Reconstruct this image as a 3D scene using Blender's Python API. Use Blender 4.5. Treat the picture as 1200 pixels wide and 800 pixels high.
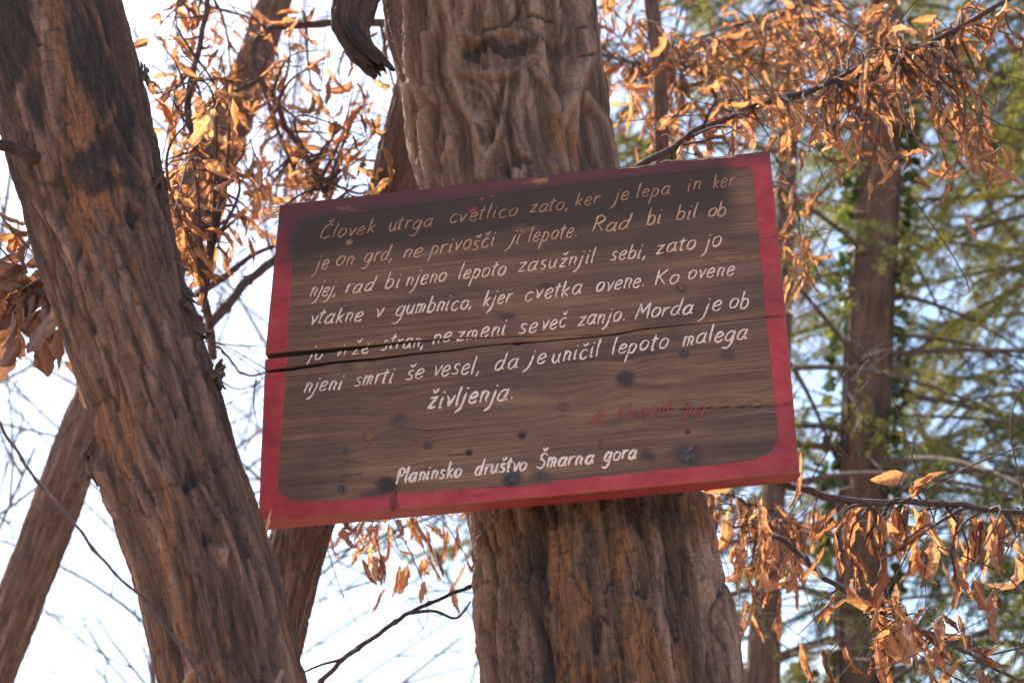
import bpy, math, random
import numpy as np
from mathutils import Vector, Matrix, Quaternion

for o in list(bpy.data.objects): bpy.data.objects.remove(o)
scene = bpy.context.scene
COL = scene.collection
PI = math.pi
RES = 1200.0

# ---------------------------------------------------------------- camera
PITCH = math.radians(24.0)
CAMZ = 1.6
FPX = 1667.0                                  # focal length for a 1200 wide frame (50 mm)
cam_d = bpy.data.cameras.new("camera")
cam_d.lens = 50.0; cam_d.sensor_width = 36.0
cam_d.clip_start = 0.05; cam_d.clip_end = 3000
cam = bpy.data.objects.new("camera", cam_d); COL.objects.link(cam)
cam.location = (0, 0, CAMZ)
cam.rotation_euler = (PI/2 + PITCH, 0, 0)
cam_d.dof.use_dof = True
cam_d.dof.focus_distance = 2.2
cam_d.dof.aperture_fstop = 5.2
scene.camera = cam

# ---------------------------------------------------------------- sky, sun, exposure
SUN_DIR = Vector((-0.40, 0.62, 0.78)).normalized()      # towards the sun: behind the board, high, a little to the left
sun_el = math.asin(SUN_DIR.z)
sun_az = math.atan2(SUN_DIR.x, SUN_DIR.y)
world = bpy.data.worlds.new("World"); scene.world = world
world.use_nodes = True
wn = world.node_tree; wn.nodes.clear()
wo = wn.nodes.new('ShaderNodeOutputWorld'); bg = wn.nodes.new('ShaderNodeBackground'); sk = wn.nodes.new('ShaderNodeTexSky')
sk.sky_type = 'NISHITA'; sk.sun_disc = False
sk.sun_elevation = sun_el; sk.sun_rotation = sun_az
sk.air_density = 1.0; sk.dust_density = 1.0; sk.ozone_density = 1.0
bg.inputs['Strength'].default_value = 0.11
wn.links.new(sk.outputs[0], bg.inputs[0]); wn.links.new(bg.outputs[0], wo.inputs[0])
sun_d = bpy.data.lights.new("sun", 'SUN'); sun_d.energy = 4.8; sun_d.angle = math.radians(0.5); sun_d.color = (1.0, 0.93, 0.82)
sun = bpy.data.objects.new("sun", sun_d); COL.objects.link(sun)
sun.rotation_euler = SUN_DIR.to_track_quat('Z', 'Y').to_euler()
sun.location = (-6, 9, 14)
vs = scene.view_settings
vs.view_transform = 'Standard'; vs.look = 'None'; vs.exposure = 1.55; vs.gamma = 1.0; vs.use_curve_mapping = False
scene.render.engine = 'CYCLES'
scene.cycles.max_bounces = 8; scene.cycles.transmission_bounces = 6; scene.cycles.transparent_max_bounces = 4

# ---------------------------------------------------------------- measuring: a sight line through a point of the photograph
CAM = np.array([0, 0, CAMZ]); cp, sp = math.cos(PITCH), math.sin(PITCH)
RIGHT = np.array([1., 0, 0]); UP = np.array([0, -sp, cp]); FWD = np.array([0, cp, sp])
def ray(px, py): return FWD + RIGHT*((px-600)/FPX) - UP*((py-400)/FPX)
def at(px, py, Y):                              # the point of that sight line at horizontal distance Y
    r = ray(px, py); return CAM + r*(Y/r[1])
def depth(p): return float(np.dot(np.asarray(p)-CAM, FWD))
def project(P):
    q = P - CAM; d = np.maximum(q @ FWD, 1e-3)
    return 600 + FPX*(q @ RIGHT)/d, 400 - FPX*(q @ UP)/d

# ---------------------------------------------------------------- noise
_rs = np.random.RandomState(7)
_perm = _rs.permutation(256).astype(np.int32); _perm = np.concatenate([_perm]*3)
_grad = _rs.normal(size=(256, 3)); _grad /= np.linalg.norm(_grad, axis=1)[:, None]
def pn(x, y, z):
    x, y, z = np.broadcast_arrays(np.asarray(x, float), np.asarray(y, float), np.asarray(z, float))
    xi, yi, zi = np.floor(x).astype(int), np.floor(y).astype(int), np.floor(z).astype(int)
    xf, yf, zf = x-xi, y-yi, z-zi
    u, v, w = [t*t*t*(t*(t*6-15)+10) for t in (xf, yf, zf)]
    out = 0
    for dx in (0, 1):
        for dy in (0, 1):
            for dz in (0, 1):
                h = _perm[_perm[_perm[(xi+dx) & 255] + ((yi+dy) & 255)] + ((zi+dz) & 255)]
                g = _grad[h]
                d = g[..., 0]*(xf-dx) + g[..., 1]*(yf-dy) + g[..., 2]*(zf-dz)
                out = out + d*(u if dx else 1-u)*(v if dy else 1-v)*(w if dz else 1-w)
    return out*1.5
def fbm(x, y, z, n=4):
    s = 0; a = 1.; t = 0
    for i in range(n):
        s = s + a*pn(x*2**i+i*7.3, y*2**i+i*3.1, z*2**i); t += a; a *= .5
    return s/t*1.3
def worley(a, b, na, seed):
    """cells around a stem: distance to the cell edge, a random value per cell, position inside the cell"""
    ai, bi = np.floor(a).astype(int), np.floor(b).astype(int)
    f1 = np.full(a.shape, 9.); f2 = f1.copy(); idv = np.zeros(a.shape); pb = np.zeros(a.shape)
    for di in (-1, 0, 1):
        for dj in (-1, 0, 1):
            i, j = ai+di, bi+dj; h = _perm[_perm[(i % na+seed*17) & 255]+((j+seed*31) & 255)]; g = _grad[h]
            dx, dy = i+.5+g[..., 0]*.42-a, j+.5+g[..., 1]*.42-b; d = np.abs(dx)*.75+np.hypot(dx, dy)*.6
            n = d < f1; f2 = np.where(n, f1, np.minimum(f2, d)); idv = np.where(n, h/255., idv); pb = np.where(n, dy, pb); f1 = np.where(n, d, f1)
    return f2-f1, idv, pb
def sstep(a, b, x):
    t = np.clip((x-a)/(b-a), 0, 1); return t*t*(3-2*t)

# ---------------------------------------------------------------- mesh helpers
class Acc:
    """collects vertices, faces and per-vertex values, becomes ONE mesh object"""
    def __init__(s): s.v = []; s.q = []; s.t = []; s.a = {}; s.n = 0; s.mq = []; s.mt = []
    def add(s, v, quads=None, tris=None, mat=0, **attrs):
        v = np.asarray(v, float).reshape(-1, 3)
        if quads is not None and len(quads):
            q = np.asarray(quads, int).reshape(-1, 4); s.q.append(q+s.n); s.mq.append(np.full(len(q), mat))
        if tris is not None and len(tris):
            t = np.asarray(tris, int).reshape(-1, 3); s.t.append(t+s.n); s.mt.append(np.full(len(t), mat))
        for k, a in attrs.items():
            a = np.asarray(a, float); s.a.setdefault(k, []).append(np.full(len(v), float(a)) if a.ndim == 0 else a)
        s.v.append(v); s.n += len(v)
    def build(s, name, mats, parent=None, origin=(0, 0, 0), smooth=True):
        me = bpy.data.meshes.new(name)
        v = np.concatenate(s.v) - np.asarray(origin)
        q = np.concatenate(s.q) if s.q else np.zeros((0, 4), int)
        t = np.concatenate(s.t) if s.t else np.zeros((0, 3), int)
        me.vertices.add(len(v)); me.vertices.foreach_set('co', v.astype(np.float32).ravel())
        nl = q.size + t.size; nf = len(q)+len(t)
        me.loops.add(nl); me.loops.foreach_set('vertex_index', np.concatenate([q.ravel(), t.ravel()]).astype(np.int32))
        me.polygons.add(nf)
        st = np.concatenate([np.arange(len(q))*4, q.size+np.arange(len(t))*3]).astype(np.int32)
        me.polygons.foreach_set('loop_start', st)
        me.polygons.foreach_set('use_smooth', np.full(nf, smooth))
        mi = np.concatenate(s.mq+s.mt).astype(np.int32)
        if mi.any(): me.polygons.foreach_set('material_index', mi)
        for k, parts in s.a.items():
            a = np.concatenate(parts)
            if len(a) != len(v): continue
            if a.ndim == 1:
                at_ = me.attributes.new(k, 'FLOAT', 'POINT'); at_.data.foreach_set('value', a.astype(np.float32))
            else:
                at_ = me.attributes.new(k, 'FLOAT_VECTOR', 'POINT'); at_.data.foreach_set('vector', a.astype(np.float32).ravel())
        me.update(calc_edges=True); me.validate()
        for m in (mats if isinstance(mats, (list, tuple)) else [mats]): me.materials.append(m)
        o = bpy.data.objects.new(name, me); COL.objects.link(o)
        if parent is not None: o.parent = parent
        return o
def tag(o, label=None, cat=None, group=None, kind=None):
    if label: o['label'] = label
    if cat: o['category'] = cat
    if group: o['group'] = group
    if kind: o['kind'] = kind
    return o
def empty(name, loc, label=None, cat=None, group=None):
    o = bpy.data.objects.new(name, None); COL.objects.link(o); o.location = loc; o.empty_display_size = .1
    return tag(o, label, cat, group)
def catmull(P, n):
    """n samples along a smooth path through P, with arc-length-like spacing in index"""
    P = np.asarray(P, float)
    if len(P) == 2: 
        t = np.linspace(0, 1, n)[:, None]; return P[0]*(1-t)+P[1]*t
    E = np.vstack([2*P[0]-P[1], P, 2*P[-1]-P[-2]])
    seg = np.linalg.norm(np.diff(P[:, :3] if P.shape[1] >= 3 else P, axis=0), axis=1)+1e-9
    cum = np.concatenate([[0], np.cumsum(seg)])
    s = np.linspace(0, cum[-1], n)
    i = np.clip(np.searchsorted(cum, s, side='right')-1, 0, len(P)-2)
    t = ((s-cum[i])/seg[i])[:, None]
    D = np.diff(P, axis=0)/seg[:, None]; wl = seg[1:, None]/(seg[1:, None]+seg[:-1, None])
    m = np.vstack([D[:1], D[:-1]*wl+D[1:]*(1-wl), D[-1:]]); p1, p2 = P[i], P[i+1]; h = seg[i][:, None]
    return p1*(2*t**3-3*t*t+1)+m[i]*h*(t**3-2*t*t+t)+p2*(-2*t**3+3*t*t)+m[i+1]*h*(t**3-t*t)
def frames(C):
    T = np.gradient(C, axis=0); T /= np.linalg.norm(T, axis=1)[:, None]+1e-12
    n = np.cross(T[0], [0, 0, 1.]); 
    if np.linalg.norm(n) < .05: n = np.cross(T[0], [0, 1., 0])
    n /= np.linalg.norm(n); N = [n]
    for i in range(1, len(C)):
        n = N[-1]-T[i]*np.dot(N[-1], T[i]); n /= np.linalg.norm(n)+1e-12; N.append(n)
    N = np.array(N); return T, N, np.cross(T, N)
def grid_quads(nr, nc, wrap):
    i = np.arange(nr-1)[:, None]; j = np.arange(nc if wrap else nc-1)[None, :]
    j2 = (j+1) % nc
    return np.stack([i*nc+j, i*nc+j2, (i+1)*nc+j2, (i+1)*nc+j], -1).reshape(-1, 4)
def tube(acc, P, R, n=6, steps=None, rough=0, seed=0, **attrs):
    P = np.asarray(P, float); R = np.asarray(R, float)
    steps = steps or max(3, (len(P)-1)*4+1)
    Q = catmull(np.hstack([P, np.broadcast_to(R, (len(P),))[:, None]]), steps)
    C, r = Q[:, :3], np.maximum(Q[:, 3], 1e-4)
    T, N, B = frames(C)
    th = np.arange(n)/n*2*PI
    rr = r[:, None]*np.ones(n)[None]
    if rough: rr = rr*(1+rough*pn(np.cos(th)[None]*1.3+seed, np.sin(th)[None]*1.3, np.arange(steps)[:, None]*.7))
    V = C[:, None]+(np.cos(th)[None, :, None]*N[:, None]+np.sin(th)[None, :, None]*B[:, None])*rr[..., None]
    V = V.reshape(-1, 3); q = grid_quads(steps, n, True)
    V = np.vstack([V, C[:1], C[-1:]]); m = steps*n
    j = np.arange(n); tr = np.vstack([np.stack([np.full(n, m), (j+1) % n, j], -1), np.stack([np.full(n, m+1), (steps-1)*n+j, (steps-1)*n+(j+1) % n], -1)])
    acc.add(V, q, tr, **attrs)

# ---------------------------------------------------------------- materials
def newmat(name):
    m = bpy.data.materials.new(name); m.use_nodes = True
    nt = m.node_tree; b = nt.nodes['Principled BSDF']; return m, nt, b
def N(nt, kind, **kw):
    n = nt.nodes.new(kind)
    for k, v in kw.items():
        if k == 'inputs':
            for a, b in v.items(): n.inputs[a].default_value = b
        else: setattr(n, k, v)
    return n
def L(nt, a, b): nt.links.new(a, b)
def attr(nt, name, out='Fac'): return N(nt, 'ShaderNodeAttribute', attribute_name=name).outputs[out]
def mixc(nt, f, a, b, blend='MIX'):
    m = N(nt, 'ShaderNodeMix', data_type='RGBA', blend_type=blend)
    for s, v in ((m.inputs[0], f), (m.inputs[6], a), (m.inputs[7], b)):
        if hasattr(v, 'links'): L(nt, v, s)
        elif isinstance(v, (tuple, list)): s.default_value = (*v, 1) if len(v) == 3 else v
        else: s.default_value = v
    return m.outputs[2]
def math_(nt, op, a, b=0, clamp=False):
    m = N(nt, 'ShaderNodeMath', operation=op, use_clamp=clamp)
    for s, v in ((m.inputs[0], a), (m.inputs[1], b)):
        if hasattr(v, 'links'): L(nt, v, s)
        else: s.default_value = v
    return m.outputs[0]
def ramp(nt, f, stops, interp='LINEAR'):
    r = N(nt, 'ShaderNodeValToRGB'); r.color_ramp.interpolation = interp
    e = r.color_ramp.elements
    while len(e) < len(stops): e.new(.5)
    for x, (p, c) in zip(e, stops):
        x.position = p; x.color = (*c, 1) if len(c) == 3 else (c[0], c[0], c[0], 1)
    L(nt, f, r.inputs[0]); return r.outputs[0]
def noise(nt, vec, scale, detail=4, rough=.55, dist=0):
    n = N(nt, 'ShaderNodeTexNoise', inputs={'Scale': scale, 'Detail': detail, 'Roughness': rough, 'Distortion': dist})
    if vec is not None: L(nt, vec, n.inputs['Vector'])
    return n.outputs['Fac']
def vmul(nt, vec, s):
    m = N(nt, 'ShaderNodeVectorMath', operation='MULTIPLY'); L(nt, vec, m.inputs[0]); m.inputs[1].default_value = s; return m.outputs[0]
def bump(nt, h, b, strength, dist):
    n = N(nt, 'ShaderNodeBump', inputs={'Strength': strength, 'Distance': dist}); L(nt, h, n.inputs['Height'])
    L(nt, n.outputs[0], b.inputs['Normal']); return n

def bark_mat(name, dark, mid, light, inner, rot=(.05, .042, .04), fib=1.0, mid_scale=9):
    """bark: fibres running along the stem, paler weathered ridges, red inner bark, dark rotten patches"""
    m, nt, b = newmat(name)
    v = attr(nt, 'bc', 'Vector')
    fv = vmul(nt, v, (1, 1, .10)); sv = vmul(nt, v, (1, 1, .35)); 
    n1 = noise(nt, fv, 120*fib, 5, .7, .25)
    n2 = noise(nt, sv, mid_scale, 4, .6, .4)
    n3 = noise(nt, v, 420*fib, 3, .65)
    n4 = noise(nt, vmul(nt, v, (1, 1, .06)), 420*fib, 3, .6)
    n5 = noise(nt, vmul(nt, v, (1, 1, 4.5)), 55*fib, 3, .6, .4)
    f = math_(nt, 'ADD', math_(nt, 'MULTIPLY', n1, .55), math_(nt, 'MULTIPLY', n4, .45))
    crest = light; light = tuple(x*.66+y*.1 for x, y in zip(light, mid)); mid = tuple(x*.86 for x in mid)
    c = ramp(nt, f, [(.38, dark), (.49, mid), (.61, light)])
    big = ramp(nt, n2, [(.36, dark), (.52, mid), (.70, light)])
    c = mixc(nt, .42, c, big)
    rg = math_(nt, 'MULTIPLY', attr(nt, 'ridge'), math_(nt, 'ADD', .45, math_(nt, 'MULTIPLY', n4, 1.1)), True)
    c = mixc(nt, math_(nt, 'MULTIPLY', rg, 1.0, True), c, mixc(nt, n3, tuple(x*.85 for x in crest), tuple(min(1, x*1.3) for x in crest)))
    inn = ramp(nt, math_(nt, 'ADD', math_(nt, 'MULTIPLY', attr(nt, 'inner'), .75), math_(nt, 'MULTIPLY', f, .5)), [(.42, (0,)), (.72, (1,))])
    cl = attr(nt, 'cell')
    c = mixc(nt, math_(nt, 'MULTIPLY', ramp(nt, cl, [(.45, (0,)), (1, (1,))]), .5), c, mixc(nt, f, mid, light))
    c = mixc(nt, math_(nt, 'MULTIPLY', ramp(nt, cl, [(0, (1,)), (.4, (0,))]), .55), c, mixc(nt, f, dark, mid))
    c = mixc(nt, math_(nt, 'MULTIPLY', inn, .85), c, mixc(nt, ramp(nt, f, [(.38, (1,)), (.6, (0,))]), inner, mid))
    rt = ramp(nt, math_(nt, 'ADD', math_(nt, 'MULTIPLY', attr(nt, 'rot'), .8), math_(nt, 'MULTIPLY', math_(nt, 'ADD', n1, n3), .25)), [(.36, (0,)), (.95, (1,))])
    c = mixc(nt, math_(nt, 'MULTIPLY', rt, .92), c, ramp(nt, math_(nt, 'ADD', math_(nt, 'MULTIPLY', n3, .5), math_(nt, 'MULTIPLY', n1, .5)), [(.4, tuple(x*.75 for x in rot)), (.52, rot), (.64, tuple(x*2.1 for x in rot))]))
    c = mixc(nt, math_(nt, 'MULTIPLY', ramp(nt, n3, [(.54, (0,)), (.68, (1,))]), .38), c, dark)
    c = mixc(nt, math_(nt, 'MULTIPLY', attr(nt, 'crack'), .6), c, rot)
    c = mixc(nt, math_(nt, 'MULTIPLY', ramp(nt, n5, [(.56, (0,)), (.66, (1,))]), .4), c, dark)
    L(nt, c, b.inputs['Base Color']); b.inputs['Roughness'].default_value = .88
    b.inputs['Specular IOR Level'].default_value = .2
    h = math_(nt, 'ADD', math_(nt, 'ADD', n1, math_(nt, 'MULTIPLY', n4, .5)), math_(nt, 'SUBTRACT', math_(nt, 'MULTIPLY', n3, .4), math_(nt, 'MULTIPLY', n5, .35)))
    bump(nt, h, b, 1.0, .006)
    return m
def simple_bark(name, dark, light, scale=40):
    m, nt, b = newmat(name)
    t = N(nt, 'ShaderNodeTexCoord').outputs['Object']
    n1 = noise(nt, vmul(nt, t, (1, 1, .3)), scale, 5, .65)
    c = ramp(nt, n1, [(.32, dark), (.66, light)])
    L(nt, c, b.inputs['Base Color']); b.inputs['Roughness'].default_value = .9
    bump(nt, n1, b, .8, .01)
    return m
def leaf_mat(name, stops, trans=.5, tint=(1.0, .8, .52), spec=.06):
    m, nt, b = newmat(name); nt.nodes.remove(b)
    out = nt.nodes['Material Output']
    t = N(nt, 'ShaderNodeTexCoord').outputs['Object']
    c = ramp(nt, attr(nt, 'rnd'), stops)
    n = noise(nt, t, 160, 3, .6)
    c = mixc(nt, math_(nt, 'MULTIPLY', ramp(nt, n, [(.42, (0,)), (.66, (1,))]), .45), c, tuple(x*.5 for x in stops[0][1]))
    vein = attr(nt, 'vein')
    c = mixc(nt, math_(nt, 'MULTIPLY', vein, .35), c, tuple(min(1, x*1.5) for x in stops[-1][1]))
    d = N(nt, 'ShaderNodeBsdfDiffuse'); tr = N(nt, 'ShaderNodeBsdfTranslucent'); g = N(nt, 'ShaderNodeBsdfGlossy', inputs={'Roughness': .42})
    tc = mixc(nt, 1.0, c, tint, 'MULTIPLY')
    L(nt, c, d.inputs[0]); L(nt, tc, tr.inputs[0])
    mx = N(nt, 'ShaderNodeMixShader', inputs={0: trans}); L(nt, d.outputs[0], mx.inputs[1]); L(nt, tr.outputs[0], mx.inputs[2])
    m2 = N(nt, 'ShaderNodeMixShader', inputs={0: spec}); L(nt, mx.outputs[0], m2.inputs[1]); L(nt, g.outputs[0], m2.inputs[2])
    L(nt, m2.outputs[0], out.inputs[0])
    return m

M = {}
M['main_bark'] = bark_mat('weathered_chestnut_bark', (.054, .035, .026), (.150, .088, .058), (.43, .28, .21), (.36, .155, .068))
M['left_bark'] = bark_mat('brown_chestnut_bark', (.048, .030, .025), (.150, .082, .058), (.40, .235, .175), (.42, .175, .085))
M['rear_bark'] = bark_mat('grey_chestnut_bark', (.10, .06, .048), (.23, .135, .10), (.40, .255, .20), (.34, .16, .09))
M['conifer_bark'] = bark_mat('conifer_bark', (.10, .062, .045), (.20, .12, .085), (.31, .20, .15), (.28, .14, .08))
M['twig'] = simple_bark('dark_twig_bark', (.05, .035, .034), (.15, .10, .09), 120)
M['pale_twig'] = simple_bark('pale_dead_twig', (.25, .2, .17), (.5, .44, .38), 90)
M['bare'] = simple_bark('bare_tree_bark', (.10, .09, .10), (.21, .19, .195), 30)
M['leaf'] = leaf_mat('dry_chestnut_leaf', [(0, (.11, .066, .05)), (.25, (.23, .145, .10)), (.55, (.36, .24, .16)), (.85, (.46, .335, .23)), (1, (.54, .43, .31))], .54, (1.85, 1.08, .52), .03)
M['leaf_brown'] = leaf_mat('withered_brown_leaf', [(0, (.14, .065, .045)), (.5, (.24, .12, .08)), (1, (.36, .21, .14))], .3)
M['needle'] = leaf_mat('conifer_needle', [(0, (.025, .04, .03)), (.45, (.085, .10, .045)), (1, (.34, .31, .10))], .5, (1.3, 1.3, .6), .03)
M['ivy'] = leaf_mat('ivy_leaf', [(0, (.03, .06, .018)), (.6, (.07, .12, .025)), (1, (.22, .30, .05))], .4)

# ---------------------------------------------------------------- ground: leaf-littered forest floor
def ground():
    a = Acc(); r = np.concatenate([[0], np.geomspace(.4, 900, 60)]); th = np.arange(72)/72*2*PI
    X = r[:, None]*np.cos(th); Y = r[:, None]*np.sin(th)
    Z = fbm(X*.15, Y*.15, 3.3, 3)*np.minimum(r, 20)[:, None]*.02 - .03
    a.add(np.stack([X, Y, Z], -1).reshape(-1, 3), grid_quads(len(r), 72, True))
    m, nt, b = newmat('leaf_litter')
    t = N(nt, 'ShaderNodeTexCoord').outputs['Object']
    vo = N(nt, 'ShaderNodeTexVoronoi', inputs={'Scale': 14.0}); L(nt, t, vo.inputs['Vector'])
    hsv = N(nt, 'ShaderNodeSeparateColor'); L(nt, vo.outputs['Color'], hsv.inputs[0])
    c = ramp(nt, hsv.outputs[0], [(0, (.17, .105, .065)), (.5, (.34, .215, .135)), (1, (.48, .34, .23))])
    n = noise(nt, t, 1.2, 4)
    c = mixc(nt, math_(nt, 'MULTIPLY', n, .35), c, (.09, .06, .045))
    L(nt, c, b.inputs['Base Color']); b.inputs['Roughness'].default_value = .9
    bump(nt, vo.outputs['Distance'], b, .6, .03)
    o = a.build('ground', m); tag(o, kind='structure')
ground()
# ---------------------------------------------------------------- trunks with modelled bark
def trunk_mesh(name, pix, mat, parent, origin, n_around=240, step=.0022, top=2.0, k=7, amp=.006, fiber=.0016,
               feats=(), base_scale=1.35, seed=0, top_lean=None, warp=3.0, plates=0.0, base_xy=None, coarse=10, lines=(), cells=(20, .12, .0025), cell_top=1.0):
    pts = []
    for px, py, hw, Y in pix:
        p = at(px, py, Y); pts.append((*p, hw*depth(p)/FPX))
    pts.sort(key=lambda p: p[2])
    lo, lo2, hi, hi2 = np.array(pts[0]), np.array(pts[1]), np.array(pts[-1]), np.array(pts[-2])
    d = (lo2-lo)/np.linalg.norm((lo2-lo)[:3]); 
    bx = lo[:2] - d[:2]/max(d[2], .3)*lo[2]*.75 if base_xy is None else np.array(base_xy)
    low = [(*bx, -.15, lo[3]*base_scale*1.15), (*(bx*.97+lo[:2]*.03), .05, lo[3]*base_scale), (*(bx*.6+lo[:2]*.4), lo[2]*.45, lo[3]*(1+(base_scale-1)*.35))]
    u = (hi-hi2)/np.linalg.norm((hi-hi2)[:3]); hig = []
    if top > 0:
        hig = [(*(hi[:3]+u[:3]*top*f), hi[3]*(1-.45*f)) for f in (.35, .7, 1)]
    P = np.array(low+pts+hig)
    D = catmull(P, 6000)
    l = np.concatenate([[0], np.cumsum(np.linalg.norm(np.diff(D[:, :3], axis=0), axis=1))])
    _, py = project(D[:, :3]); vis = (py > -120) & (py < 930)
    dens = np.where(vis, 1/step, 1/(step*coarse)); dens = np.convolve(np.pad(dens, 40, mode='edge'), np.ones(81)/81, 'valid')
    cum = np.concatenate([[0], np.cumsum(dens[1:]*np.diff(l))])
    ls = np.interp(np.arange(int(cum[-1])+1), cum, l)
    C = np.stack([np.interp(ls, l, D[:, i]) for i in range(3)], -1); R = np.interp(ls, l, D[:, 3])
    T, Nn, B = frames(C)
    th = np.arange(n_around)/n_around*2*PI
    ct, stt = np.cos(th)[None], np.sin(th)[None]; lc = ls[:, None]
    dirv = ct[..., None]*Nn[:, None]+stt[..., None]*B[:, None]
    V0 = C[:, None]+dirv*R[:, None, None]
    rx, ry = ct*R[:, None], stt*R[:, None]
    o = seed*13.7
    w1 = pn(ct*1.1+o, stt*1.1, lc*2.2); w2 = pn(ct*2.6+o, stt*2.6, lc*5.5+9); w3 = pn(ct*1.4-o, stt*1.4, lc*2.6+30)
    r1 = np.abs(np.sin(k*th[None]+warp*w1+warp*.45*w2)); r2 = np.abs(np.sin((k-1)*th[None]-warp*w3+warp*.4*w2+1))
    br = np.minimum(r1**.75, .25+.75*r2**.75)*.8+.2*np.maximum(r1, r2)
    mask = .45+.55*sstep(-.25, .35, fbm(ct*1.5+o+5, stt*1.5, lc*1.6, 2))
    fib = fbm(rx*75+o, ry*75, lc*9, 4); fib2 = fbm(rx*30+o, ry*30, lc*5+3, 3)
    big = fbm(ct*.9+o, stt*.9+3, lc*3.0, 3)
    disp = amp*(br-.6)*mask*1.6 + fiber*fib*1.6 + amp*.5*fib2 + R[:, None]*.045*big
    # plates of outer bark that have broken away
    pl = fbm(rx*16+o+40, ry*16, lc*4.0, 4); edge = sstep(.05, .09, pl)
    disp = disp + plates*(edge-.5)
    na, Lc, Pc = cells; zz = C[:, 2][:, None]; cw = cell_top+(1-cell_top)*sstep(2.75, 2.3, zz)
    ca_ = th[None]/(2*PI)*na+.55*fbm(rx*14+o, ry*14, lc*5, 3)+.25*fbm(rx*60, ry*60, lc*12+o, 3); cb_ = lc/Lc+.8*fbm(rx*22+o+9, ry*22, lc*5, 4)+.3*fbm(rx*90, ry*90, lc*30+o, 2)
    cd, cid, cpb = worley(ca_, cb_, na, seed); cd2, cid2, cpb2 = worley(ca_*2+.4*fib2, cb_*2.3+3, na*2, seed+3)
    crack = (1-sstep(.02, .13, cd))*cw; crack2 = (1-sstep(.02, .14, cd2))*cw*sstep(.3, .6, cid)
    disp = disp+Pc*cw*((cid-.5)*1.1-cpb*.7+(cid2-.5)*.45-cpb2*.3)-Pc*.9*crack-Pc*.45*crack2
    cell = np.clip(.5+(cid-.5)*.7*cw+(cid2-.5)*.5*cw, 0, 1); crk = np.clip(crack*.8+crack2*.5, 0, 1)
    # cross cracks
    cc = fbm(rx*9+o, ry*9, lc*26, 3); disp = disp - amp*.55*sstep(.30, .42, cc)*mask
    ridge = sstep(.60, .95, br)*sstep(-.3, .4, fib2)*.8
    inner = sstep(.12, .4, fbm(rx*11+o+70, ry*11, lc*2.2, 4))*(.5 if plates == 0 else .8)
    rot = sstep(.30, .5, fbm(rx*12+o+90, ry*12, lc*3.5, 4))*.6
    fpx, fpy = project(V0.reshape(-1, 3)); fpx = fpx.reshape(rx.shape); fpy = fpy.reshape(rx.shape)
    front = (dirv @ -np.array(FWD) > -.1)
    jx = 9*fbm(rx*22+o, ry*22, lc*9, 5)+5*fbm(rx*110+o, ry*110, lc*18, 3); jy = 26*fbm(rx*22+o, ry*22+7, lc*7, 5)
    tear = .55*fbm(rx*70+o, ry*70, lc*9, 4)
    for (x, y, ax, ay, kind, s, dd) in feats:
        e = np.sqrt(((fpx+jx-x)/ax)**2+((fpy+jy-y)/ay)**2)+1.3*tear*(kind != 'bump')
        g = (1-sstep(.3, 1.4, e))*front
        if kind == 'rot': rot = np.maximum(rot, s*g)
        elif kind == 'inner': inner = np.maximum(inner, s*g); rot = rot*(1-g)
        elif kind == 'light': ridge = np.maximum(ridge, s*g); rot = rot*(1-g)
        elif kind == 'bump': g = np.exp(-e*e*1.2)*front
        disp = disp + dd*(g if kind == 'bump' else (1-sstep(.5, 1.15, e))*front)
    lx = 5*fbm(rx*22+o, ry*22, lc*11, 4); ly = lx
    for (w, am, lt, P) in lines:
        P = np.array(P, float); mnx, mxx, mny, mxy = P[:, 0].min()-4*w, P[:, 0].max()+4*w, P[:, 1].min()-3*w, P[:, 1].max()+3*w
        sel = front & (fpx > mnx) & (fpx < mxx) & (fpy > mny) & (fpy < mxy)
        if not sel.any(): continue
        P = catmull(np.column_stack([P, 0*P[:, 0]]), 5*len(P))[:, :2] if len(P) > 2 else P
        qx, qy = (fpx+lx)[sel], fpy[sel]; dd_ = np.full(qx.shape, 1e6)
        for A_, B_ in zip(P[:-1], P[1:]):
            ab_ = B_-A_; tt = np.clip(((qx-A_[0])*ab_[0]+(qy-A_[1])*ab_[1])/(ab_@ab_+1e-9), 0, 1)
            dd_ = np.minimum(dd_, np.hypot(qx-A_[0]-tt*ab_[0], qy-A_[1]-tt*ab_[1]))
        wv = w*(.8+.5*fib2[sel]); g = np.exp(-(dd_/np.maximum(wv, .3*w))**1.35)
        if am > 0 and w < 9:
            sd_ = np.exp(-((dd_-1.5*w-1.5*fib[sel])/(.28*w+.35))**2)*sstep(-.15, .25, fib2[sel]); crk[sel] = np.maximum(crk[sel], .8*sd_); disp[sel] -= .0022*sd_
        disp[sel] += am*.85*g-(.35*am*np.exp(-((dd_-2.2*w)/(1.1*w))**2) if am > 0 else 0)
        if lt >= 0: ridge[sel] = np.maximum(ridge[sel], lt*g); rot[sel] *= 1-.8*g*lt
        else: rot[sel] = np.maximum(rot[sel], -lt*g); ridge[sel] *= 1-g
    disp = disp+.0034*np.clip(rot, 0, 1)*(fbm(rx*130+o, ry*130, lc*60, 4)+.6*fbm(rx*60, ry*60+o, lc*16, 3))
    V = V0+dirv*disp[..., None]
    a = Acc()
    m = V.shape[0]*n_around
    cap = np.vstack([V.reshape(-1, 3), C[-1:]+T[-1:]*R[-1]*.1])
    j = np.arange(n_around); tr = np.stack([np.full(n_around, m), (V.shape[0]-1)*n_around+j, (V.shape[0]-1)*n_around+(j+1) % n_around], -1)
    f = lambda q: np.concatenate([q.ravel(), [0]])
    bc = np.stack([rx, ry, np.broadcast_to(lc, rx.shape)], -1).reshape(-1, 3)+o
    a.add(cap, grid_quads(V.shape[0], n_around, True), tr, ridge=f(ridge), inner=f(inner), rot=f(rot), cell=f(cell), crack=f(crk), bc=np.vstack([bc, bc[-1:]]))
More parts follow.
